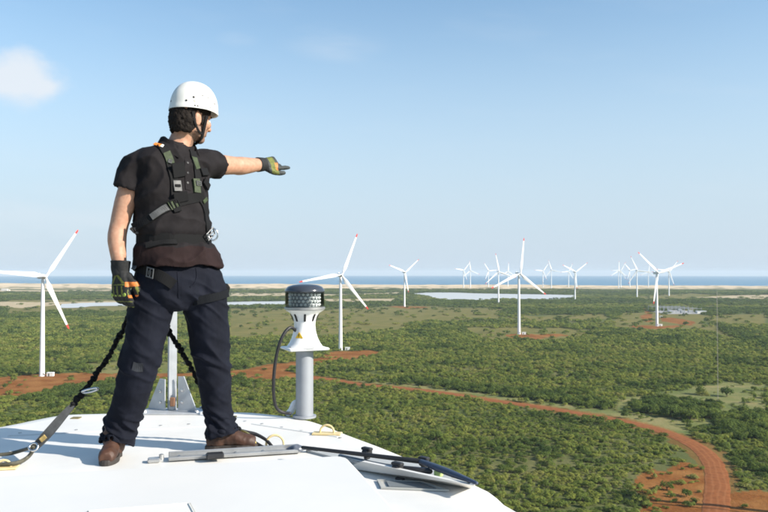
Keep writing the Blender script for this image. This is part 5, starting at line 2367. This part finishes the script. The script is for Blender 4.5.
    # placket and knee patch
    strap_px(SH_BVH, [(187.5, 158), (187, 168), (187.5, 180), (188, 190)], 0.030, SHIRT, 'placket', off=0.003, th=0.004)
    for py in (163, 173, 183):
        l, n = hit(SH_BVH, 187.4, py)
        bm = bmesh.new()
        add_lathe(bm, [(0.006, 0.003), (0.006, 0.0055), (0.002, 0.006)], l, axis=n, n=10)
        link('button', bm_mesh(bm), RUBBER, shirt)
    strap_px(TR_BVH, [(132.5, 366.5), (137, 367.5), (143, 367.8)], 0.045, mat('faded_patch', (0.022, 0.025, 0.032), 0.7, var=0.5, vscale=30), 'knee_patch', off=0.0025, th=0.004, sub=3)
    # trouser seams and pocket edges
    strap_px(TR_BVH, [(196, 268), (197, 276), (194, 284), (190, 287)], 0.008, DENIM, 'pocket_seam', off=0.003, th=0.004)
    strap_px(TR_BVH, [(178, 272), (179, 285), (179, 298)], 0.012, DENIM, 'fly_seam', off=0.003, th=0.004)


build_harness()


# --- helmet
def build_helmet():
    bm = bmesh.new()
    c = H(0.014, -0.004, 0.038)
    rings = []
    n = 48
    prof = []
    for k in range(13):
        ph = math.radians(90 * k / 12)
        prof.append((math.cos(ph) ** 0.82, math.sin(ph)))
    def ring(sr, z, inset=0.0):
        pts = []
        for i in range(n):
            t = 2 * math.pi * i / n
            f, l = math.cos(t), math.sin(t)
            x = f * (0.130 * sr - inset)
            y = l * (0.110 * sr - inset)
            dip = -0.010 * max(0, -f) + 0.004 * f * f * (1 if f > 0 else 0)
            pts.append(c + hf2 * x + hl * y + hu2 * (z + dip * (1 if z < 0.03 else 0)))
        return pts
    rings.append(ring(0.93, 0.020, 0.004))
    rings.append(ring(0.96, -0.006, 0.002))
    rings.append(ring(1.015, -0.008))
    rings.append(ring(1.020, 0.000))
    rings.append(ring(1.000, 0.008))
    for sr, z in prof[1:]:
        rings.append(ring(sr * 0.998, 0.008 + z * 0.141))
    add_ring_loft(bm, rings)
    me = bm_mesh(bm, 'helmet')
    smooth_by_angle(me, 40)
    h = link('helmet', me, HELMET, person)
    b = bvh_of(me)
    for px, py, r in ((186.3, 100.3, 0.0055), (193.7, 97, 0.0062), (202.5, 95.4, 0.0045), (195, 105.3, 0.0045), (197.8, 105.8, 0.0048), (214.5, 104, 0.005), (210, 107.5, 0.0035), (171, 101, 0.005), (208, 98, 0.0035)):
        l, nn = hit(b, px, py)
        bm = bmesh.new()
        add_lathe(bm, [(r, -0.004), (r, 0.0008), (r * 0.5, 0.0009)], l, axis=nn, n=10)
        link('vent_hole', bm_mesh(bm), RUBBER, h)
    l, nn = hit(b, 197.5, 100.3)
    u = (hit(b, 200, 100)[0] - l).normalized()
    v = nn.cross(u)
    bm = bmesh.new()
    add_box(bm, l, 0.034, 0.010, 0.002, u, v)
    add_box(bm, l + v * 0.010 + u * 0.006, 0.016, 0.007, 0.002, u, v)
    link('sticker', bm_mesh(bm), mat('pale_sticker', (0.62, 0.64, 0.36), 0.5, var=0.3, vscale=120), h)
    # low moulded ridge along the crown
    bm = bmesh.new()
    pts = [c + hf2 * (0.138 * math.cos(a)) * 0.9 + hu2 * (0.008 + 0.150 * math.sin(a)) for a in np.linspace(0.45, 2.7, 14)]
    add_tube(bm, pts, 0.006, n=8, sub=1)
    # chin strap over the cheek, closed under the chin
    for s in (-1, 1):
        bm = bmesh.new()
        w = [(0.040, s * 0.079, 0.010), (0.036, s * 0.0755, -0.030), (0.036, s * 0.066, -0.072), (0.040, s * 0.046, -0.112), (0.044, 0.0, -0.128)]
        pts = [H(*q) for q in w]
        pts = [Vector(q) for q in catmull(pts, 4)]
        nos = [((q - H(0.0, 0, q.z - HEADC.z)).normalized() + hl * s * 1.5).normalized() for q in pts]
        nos[-1] = -hu2
        link('chin_strap', bm_mesh(ribbon_mesh(pts, nos, 0.019, 0.005, 0.004)), WEB, h)
        w = [(-0.050, s * 0.080, 0.008), (-0.030, s * 0.084, -0.050), (0.010, s * 0.068, -0.080), (0.034, s * 0.064, -0.082)]
        pts = [Vector(q) for q in catmull([H(*q) for q in w], 4)]
        nos = [((q - H(0.0, 0, q.z - HEADC.z)).normalized() + hl * s * 1.5).normalized() for q in pts]
        link('chin_strap', bm_mesh(ribbon_mesh(pts, nos, 0.013, 0.004, 0.003)), WEB, h)


build_helmet()


def build_hair():
    bm = bmesh.new()
    rg = random.Random(3)
    for k in range(110):
        a = rg.uniform(math.radians(95), math.radians(265))
        z = rg.uniform(-0.085, 0.020)
        rr = 0.97 - max(0, -z - 0.035) * 3.4
        f = -0.008 + 0.098 * rr * math.cos(a)
        l = 0.078 * rr * math.sin(a)
        if f > -0.030 and z < -0.015:
            continue
        add_ellipsoid(bm, H(f, l, z), 0.0155, 0.015, 0.017, hf2, hl, hu2, n=8, m=6)
    for s in (-1, 1):
        for z in (-0.03, -0.015, 0.0, 0.015, 0.03):
            add_ellipsoid(bm, H(0.022, s * 0.070, z), 0.012, 0.007, 0.014, hf2, hl, hu2, n=8, m=6)
        for f in (-0.03, 0.0, 0.03, 0.055):
            add_ellipsoid(bm, H(f, s * 0.070, 0.030), 0.020, 0.010, 0.018, hf2, hl, hu2, n=8, m=6)
    me = remesh(bm, 0.0048, 1, 0.4, 'hair')
    wrinkle(me, lambda c, n: 0.0035 * noise.noise(c * 110) + 0.003 * noise.noise(c * 230))
    link('hair', me, HAIR, person, smooth=True)


build_hair()


# --- boots
def build_boot(A, d, parent, S=1.0):
    """Ankle boot: A ankle point, d toe direction on the roof."""
    d = Vector(d).normalized()
    w = Vector((-d.y, d.x, 0))
    g = Vector((A.x, A.y, ZR))
    LEN = 0.275 * S
    h0 = -0.075 * S
    up = Vector((0, 0, 1))
    bm = bmesh.new()
    rows = [(h0 + 0.012, 0.030, 0.055, 0.052), (h0 + 0.05, 0.039, 0.062, 0.058), (0.03, 0.040, 0.068, 0.060), (0.085, 0.044, 0.056, 0.048), (0.13, 0.048, 0.044, 0.038), (0.165, 0.046, 0.040, 0.034), (0.190, 0.034, 0.034, 0.028)]
    rows = [(t if i < 2 else t * S, hw * S, zc, hh) for i, (t, hw, zc, hh) in enumerate(rows)]
    rings = []
    for t, hw, zc, hh in rows:
        rings.append([g + d * t + w * (hw * math.cos(a)) + up * (zc + hh * (math.sin(a) if math.sin(a) > -0.7 else -0.7) * 1.0) for a in [2 * math.pi * k / 20 for k in range(20)]])
    add_ring_loft(bm, rings)
    add_tube(bm, [A + up * 0.045, A, g + up * 0.06 - d * 0.005], [0.058, 0.055, 0.052], n=18)
    me = remesh(bm, 0.005, 4, 0.5, 'boot')
    wrinkle(me, lambda c, n: 0.003 * (ridged(c * 22) - 0.5) + 0.001 * noise.noise(c * 70))
    b = link('boot', me, LEATHER, parent, smooth=True)
    bm = bmesh.new()
    out = []
    for k in range(28):
        a = 2 * math.pi * k / 28
        x = math.cos(a)
        t = (h0 + 0.205 * S) / 2 + x * LEN / 2
        hw = 0.046 * S + 0.007 * math.sin(max(0, x) * 3.0) - 0.008 * (1 if -0.5 < x < 0 else 0)
        out.append(g + d * t + w * (math.copysign(abs(math.sin(a)) ** 0.7, math.sin(a)) * hw))
    c = sum(out, Vector()) / 28
    add_ring_loft(bm, [[c + (p - c) * 0.98 + up * 0.001 for p in out], [p + up * 0.004 for p in out], [p + up * 0.020 for p in out], [c + (p - c) * 0.95 + up * 0.027 for p in out]])
    link('sole', bm_mesh(bm), SOLE, b)
    for k in range(4):
        t = 0.035 + 0.024 * k
        z = 0.118 - 0.011 * k - (0.006 * k if k > 1 else 0)
        bm = bmesh.new()
        add_tube(bm, [g + d * t - w * 0.030 + up * (z - 0.012), g + d * (t + 0.004) + up * (z + 0.002), g + d * t + w * 0.030 + up * (z - 0.012)], 0.0035, n=6, sub=3)
        link('lace', bm_mesh(bm), mat('lace_dark', (0.03, 0.02, 0.015), 0.8), b)


build_boot(RANK, (0.10, -1.0, 0), person, 0.90)
build_boot(LANK, (0.985, 0.12, 0), person)


# --- gloves
def build_glove(wrist, d, nb, th, curls, spread, thumb, label=None, lens=1.0, S=1.0):
    """d: wrist->knuckles, nb: out of the back of the hand, th: towards the thumb side."""
    d, nb, th = d.normalized(), nb.normalized(), th.normalized()
    bm = bmesh.new()

    def Q(a, b, c):           # along hand, thumbwards, out of the back
        return wrist + (d * a + th * b + nb * c) * S
    # palm
    rings = []
    for a, w, t, off in ((-0.045, 0.041, 0.038, 0), (-0.02, 0.037, 0.034, 0), (0.0, 0.034, 0.030, 0), (0.03, 0.042, 0.026, 0.001), (0.065, 0.048, 0.023, 0.002), (0.095, 0.049, 0.020, 0.003), (0.108, 0.045, 0.015, 0.002)):
        rings.append([Q(a, w * math.copysign(abs(math.cos(x)) ** 0.75, math.cos(x)), off + t * math.copysign(abs(math.sin(x)) ** 0.85, math.sin(x))) for x in [2 * math.pi * k / 22 for k in range(22)]])
    add_ring_loft(bm, rings)
    flen = (0.046, 0.052, 0.049, 0.040)
    tips = []
    for k in range(4):
        b = 0.036 - 0.0245 * k
        p = Q(0.096, b, 0.003)
        ang = 0.0
        pts = [Q(0.075, b * 0.92, 0.002), p]
        L = flen[k] * lens * S
        for j, f in enumerate((1.0, 0.66, 0.52)):
            ang += curls[k][j]
            dirv = d * math.cos(ang) - nb * math.sin(ang) + th * (spread * (1.5 - k) * 0.12)
            p = p + dirv * (L * f)
            pts.append(p)
        add_tube(bm, pts, [q * S for q in (0.0138, 0.0145, 0.014, 0.0128, 0.0105)], n=12, sub=4)
        tips.append((pts, b))
    tp = [Q(*q) for q in thumb]
    add_tube(bm, tp, [q * S for q in (0.020, 0.0185, 0.0160, 0.0125)], n=12, sub=4)
    me = remesh(bm, 0.0034, 2, 0.5, 'glove')
    wrinkle(me, lambda c, n: 0.0012 * noise.noise(c * 90))
    # panels of the glove: lime back, orange thumb web, grey finger fronts
    ce = np.empty(len(me.polygons) * 3, dtype=np.float32)
    me.polygons.foreach_get('center', ce)
    ce = ce.reshape(-1, 3) - np.array(wrist)
    no = np.empty(len(me.polygons) * 3, dtype=np.float32)
    me.polygons.foreach_get('normal', no)
    no = no.reshape(-1, 3)
    a, b, c = ce @ np.array(d) / S, ce @ np.array(th) / S, ce @ np.array(nb) / S
    back = no @ np.array(nb) > 0.25
    mi = np.zeros(len(a), dtype=np.int32)
    return me, a, b, c, back, mi, Q, tips


def finish_glove(me, mi, name='glove'):
    me.polygons.foreach_set('material_index', mi)
    return link(name, me, [KNIT, GLIME, GORANGE, GGREY], person, smooth=True)


# hanging right hand
nbR = Vector((-0.50, -0.86, 0.05))
thR = Vector((0.86, -0.50, 0.0))
dR = Vector((0.03, 0.02, -1.0))
thR = (thR - dR * thR.dot(dR)).normalized()
wR = P(121, 271.5, 3.735)
me, a, b, c, back, mi, Q, tips = build_glove(wR, dR, nbR, thR, [(0.55, 0.75, 0.55), (0.70, 0.85, 0.60), (0.80, 0.9, 0.6), (0.85, 0.9, 0.6)], 0.6, [(0.020, 0.028, -0.010), (0.055, 0.058, -0.020), (0.090, 0.062, -0.034), (0.118, 0.052, -0.044)], S=1.17)
mi[(a > 0.012) & (a < 0.050) & back & (np.abs(np.abs(b - 0.004) - 0.8 * (a - 0.010)) < 0.006)] = 1
mi[back & (a > 0.060) & (a < 0.105) & (np.sin(b * 255 + 1.2) > 0.55)] = 1
mi[back & (a > 0.053) & (a < 0.058)] = 1
mi[(a > 0.115) & (np.sin(a * 260) > 0.85) & back] = 1
mi[(b > 0.040) & (a > 0.045) & (a < 0.064)] = 2
mi[(b > 0.048) & (a > 0.100) & (a < 0.112)] = 2
gR = finish_glove(me, mi)
for k in range(4):
    bm = bmesh.new()
    add_ellipsoid(bm, Q(0.098, 0.036 - 0.0245 * k, 0.017), 0.010, 0.0095, 0.005, dR, thR, nbR.normalized(), n=12, m=8)
    link('knuckle_pad', bm_mesh(bm), mat('knuckle_lime', (0.24, 0.32, 0.05), 0.5), gR, smooth=True)
bm = bmesh.new()
add_tube(bm, [RWR + Vector((0, 0, 0.022)), RWR + Vector((0, 0, -0.004)), wR + dR * 0.02], [0.042, 0.043, 0.040], n=18, rounded=False)
link('cuff', bm_mesh(bm), KNIT, gR, smooth=True)

# pointing left hand
dL = (P(286, 163.2, 4.50) - PW).normalized()
Fc, Lc = yaw_axes(-42)
nbL = (Fc * 0.80 + Vector((0, 0, 0.52)))
nbL = (nbL - dL * nbL.dot(dL)).normalized()
thL = nbL.cross(dL)
if thL.z > 0:
    thL = -thL
wL = PW + dL * 0.004
me, a, b, c, back, mi, Q, tips = build_glove(wL, dL, nbL, thL, [(-0.04, 0.03, 0.05), (0.42, 0.85, 0.6), (0.70, 1.1, 0.7), (0.80, 1.2, 0.7)], 0.12, [(0.018, 0.026, -0.004), (0.052, 0.054, -0.004), (0.090, 0.070, 0.0), (0.122, 0.074, 0.004)], lens=0.84, S=0.96)
mi[:] = 3
mi[a < 0.022] = 0
mi[back & (a > 0.036) & (a < 0.080) & (b > -0.038)] = 1
mi[(a > 0.070) & (a < 0.098) & (b > 0.010) & (b < 0.060) & (np.abs(a - 0.072 - 0.3 * (0.05 - b)) < 0.012)] = 2
gL = finish_glove(me, mi)
bm = bmesh.new()
add_tube(bm, [wL - dL * 0.036, wL - dL * 0.012, wL + dL * 0.012], [0.043, 0.041, 0.038], n=18, rounded=False)
link('cuff', bm_mesh(bm), KNIT, gL, smooth=True)


# ------------------------------------------------------------------ lanyards
def ruffled(bm, pts, r, seed=1, n=12):
    """elastic webbing gathered into soft ruffles"""
    cs = catmull(pts, 14)
    rg = random.Random(seed)
    ps, rr = [], []
    for i, q in enumerate(cs):
        ps.append(Vector(q) + Vector((rg.uniform(-1, 1), rg.uniform(-1, 1), rg.uniform(-1, 1))) * r * 0.22)
        rr.append(r * (0.85 + 0.22 * math.sin(i * 1.55) + 0.12 * rg.uniform(-1, 1)))
    add_tube(bm, ps, rr, n=n, sub=2, flat=0.75)


def build_lanyards():
    root = empty('lanyard', R(30, 452), 'black ruffled safety lanyard running from the worker to the roof at lower left', 'lanyard')
    a0, a1, a2, a3 = P(133, 300, 3.98), P(124, 327, 3.97), P(105, 362, 3.93), P(84, 391, 3.86)
    bm = bmesh.new()
    ruffled(bm, [a0, a1, P(115, 345, 3.95), a2, P(95, 377, 3.90), a3, P(72, 406, 3.82)], 0.0175, 4)
    link('elastic_webbing', bm_mesh(bm), WEB, root, smooth=True)
    # flat strap down to the roof
    p = [P(73, 405, 3.82), P(62, 417, 3.78), P(50, 431, 3.74), P(38, 444, 3.72), P(33, 449, 3.71)]
    p = [Vector(q) for q in catmull(p, 5)]
    nn = [Vector((0.35, -0.75, 0.55)).normalized()] * len(p)
    st = link('flat_strap', bm_mesh(ribbon_mesh(p, nn, [0.026 + 0.018 * math.sin(math.pi * min(1, i / (len(p) - 1))) for i in range(len(p))], 0.014, 0.006)), mat('strap_charcoal', (0.045, 0.048, 0.05), 0.7, var=0.4, vscale=40, bump=0.0008, bscale=200), root)
    bm = bmesh.new()
    c = P(43, 438.5, 3.715)
    add_box(bm, c, 0.032, 0.022, 0.006, Vector((0.62, 0.2, 0.6)).normalized(), Vector((-0.6, 0, 0.7)).normalized(), bev=0.001)
    link('label_patch', bm_mesh(bm), mat('tan_label', (0.42, 0.30, 0.10), 0.7, var=0.5, vscale=60), st)
    # two tails ending on the roof
    for path in ([(33, 447, 3.70), (22, 450.5, 3.80), (8, 454, 3.80), (-14, 459, 3.78)], [(35, 448, 3.70), (27, 458, 3.70), (14, 468, 3.62), (-10, 473, 3.60)]):
        pts = []
        for k, (px, py, Y) in enumerate(path):
            q = P(px, py, Y)
            q.z = max(q.z, ZR + 0.022)
            pts.append(q)
        bm = bmesh.new()
        add_tube(bm, pts, [0.013, 0.014, 0.014, 0.013], n=10, sub=6, flat=0.65, flatdir=(0, 0, 1))
        link('tail', bm_mesh(bm), mat('webbing_olive', (0.09, 0.085, 0.06), 0.7, var=0.5, vscale=25, bump=0.0008, bscale=200), root, smooth=True)
    bm = bmesh.new()
    c = P(33.5, 447, 3.69)
    add_tube(bm, [c + Vector((0.021 * math.cos(t), 0.01 * math.sin(t), 0.016 * math.sin(t))) for t in np.linspace(0, 2 * math.pi, 13)], 0.006, n=8, sub=2)
    link('buckle', bm_mesh(bm), STEEL, root, smooth=True)
    # silver hook half way
    bm = bmesh.new()
    c = P(90, 390.5, 3.83)
    u, v = Vector((0.93, 0.05, 0.22)).normalized(), Vector((0.05, -0.8, 0.55)).normalized()
    add_tube(bm, [c + u * (0.040 * math.cos(t)) + v * (0.016 * math.sin(t)) for t in np.linspace(0, 2 * math.pi, 15)], 0.0055, n=8, sub=2)
    link('snap_hook', bm_mesh(bm), STEEL, root, smooth=True)

    root2 = empty('lanyard', R(262, 446), 'second black lanyard between the legs ending in a hook at the boot toe', 'lanyard')
    bm = bmesh.new()
    ruffled(bm, [P(166, 322, 4.02), P(171, 335, 4.02), P(180, 349, 4.03), P(189, 364, 4.06), P(200, 384, 4.11), P(214, 404, 4.15), P(228, 420, 4.14), P(238, 430, 4.10)], 0.018, 9)
    link('elastic_webbing', bm_mesh(bm), WEB, root2, smooth=True)
    bm = bmesh.new()
    add_tube(bm, [P(239, 430.5, 4.10), P(246, 432.5, 4.08), P(256, 434.5, 4.08), P(266, 440, 4.06), P(272, 446.5, 4.03)], [0.011, 0.012, 0.010, 0.009, 0.009], n=8, sub=5)
    add_tube(bm, [P(240, 432, 4.10), P(245, 437, 4.07), P(252, 441, 4.05), P(260, 445.5, 4.03), P(266, 449, 4.00)], [0.009, 0.010, 0.009, 0.009, 0.008], n=8, sub=5)
    link('rope', bm_mesh(bm), RUBBER, root2, smooth=True)
    bm = bmesh.new()
    c = P(248, 437.5, 4.04)
    u, v = (P(256, 444, 4.03) - P(240, 431, 4.06)).normalized(), Vector((0.25, 0.1, 0.6)).normalized()
    add_tube(bm, [c + u * (0.052 * math.cos(t)) + v * (0.016 * math.sin(t)) for t in np.linspace(0, 2 * math.pi, 15)], 0.0055, n=8, sub=2)
    add_tube(bm, [c - u * 0.035, c + u * 0.02], 0.009, n=8, sub=2)
    link('carabiner', bm_mesh(bm), mat('brass', (0.62, 0.50, 0.18), 0.3, metal=0.9), root2, smooth=True)


build_lanyards()
# crumpled dark cover lying at the end of the sill
bm = bmesh.new()
add_tube(bm, [R(288, 450, 0.015), R(296, 449, 0.022), R(304, 448.5, 0.020), R(316, 450, 0.012)], [0.012, 0.030, 0.026, 0.010], n=12, sub=5, flat=0.6, flatdir=(0, 0, 1))
me = remesh(bm, 0.004, 1, 0.4, 'bundle')
wrinkle(me, lambda c, n: 0.012 * (ridged(c * 16) - 0.5) + 0.004 * noise.noise(c * 50))
tag(link('folded_cover', me, mat('slate_sheet', (0.17, 0.19, 0.23), 0.3, var=0.5, vscale=14), smooth=True), 'crumpled slate-grey cover lying at the right end of the metal sill', 'cover')
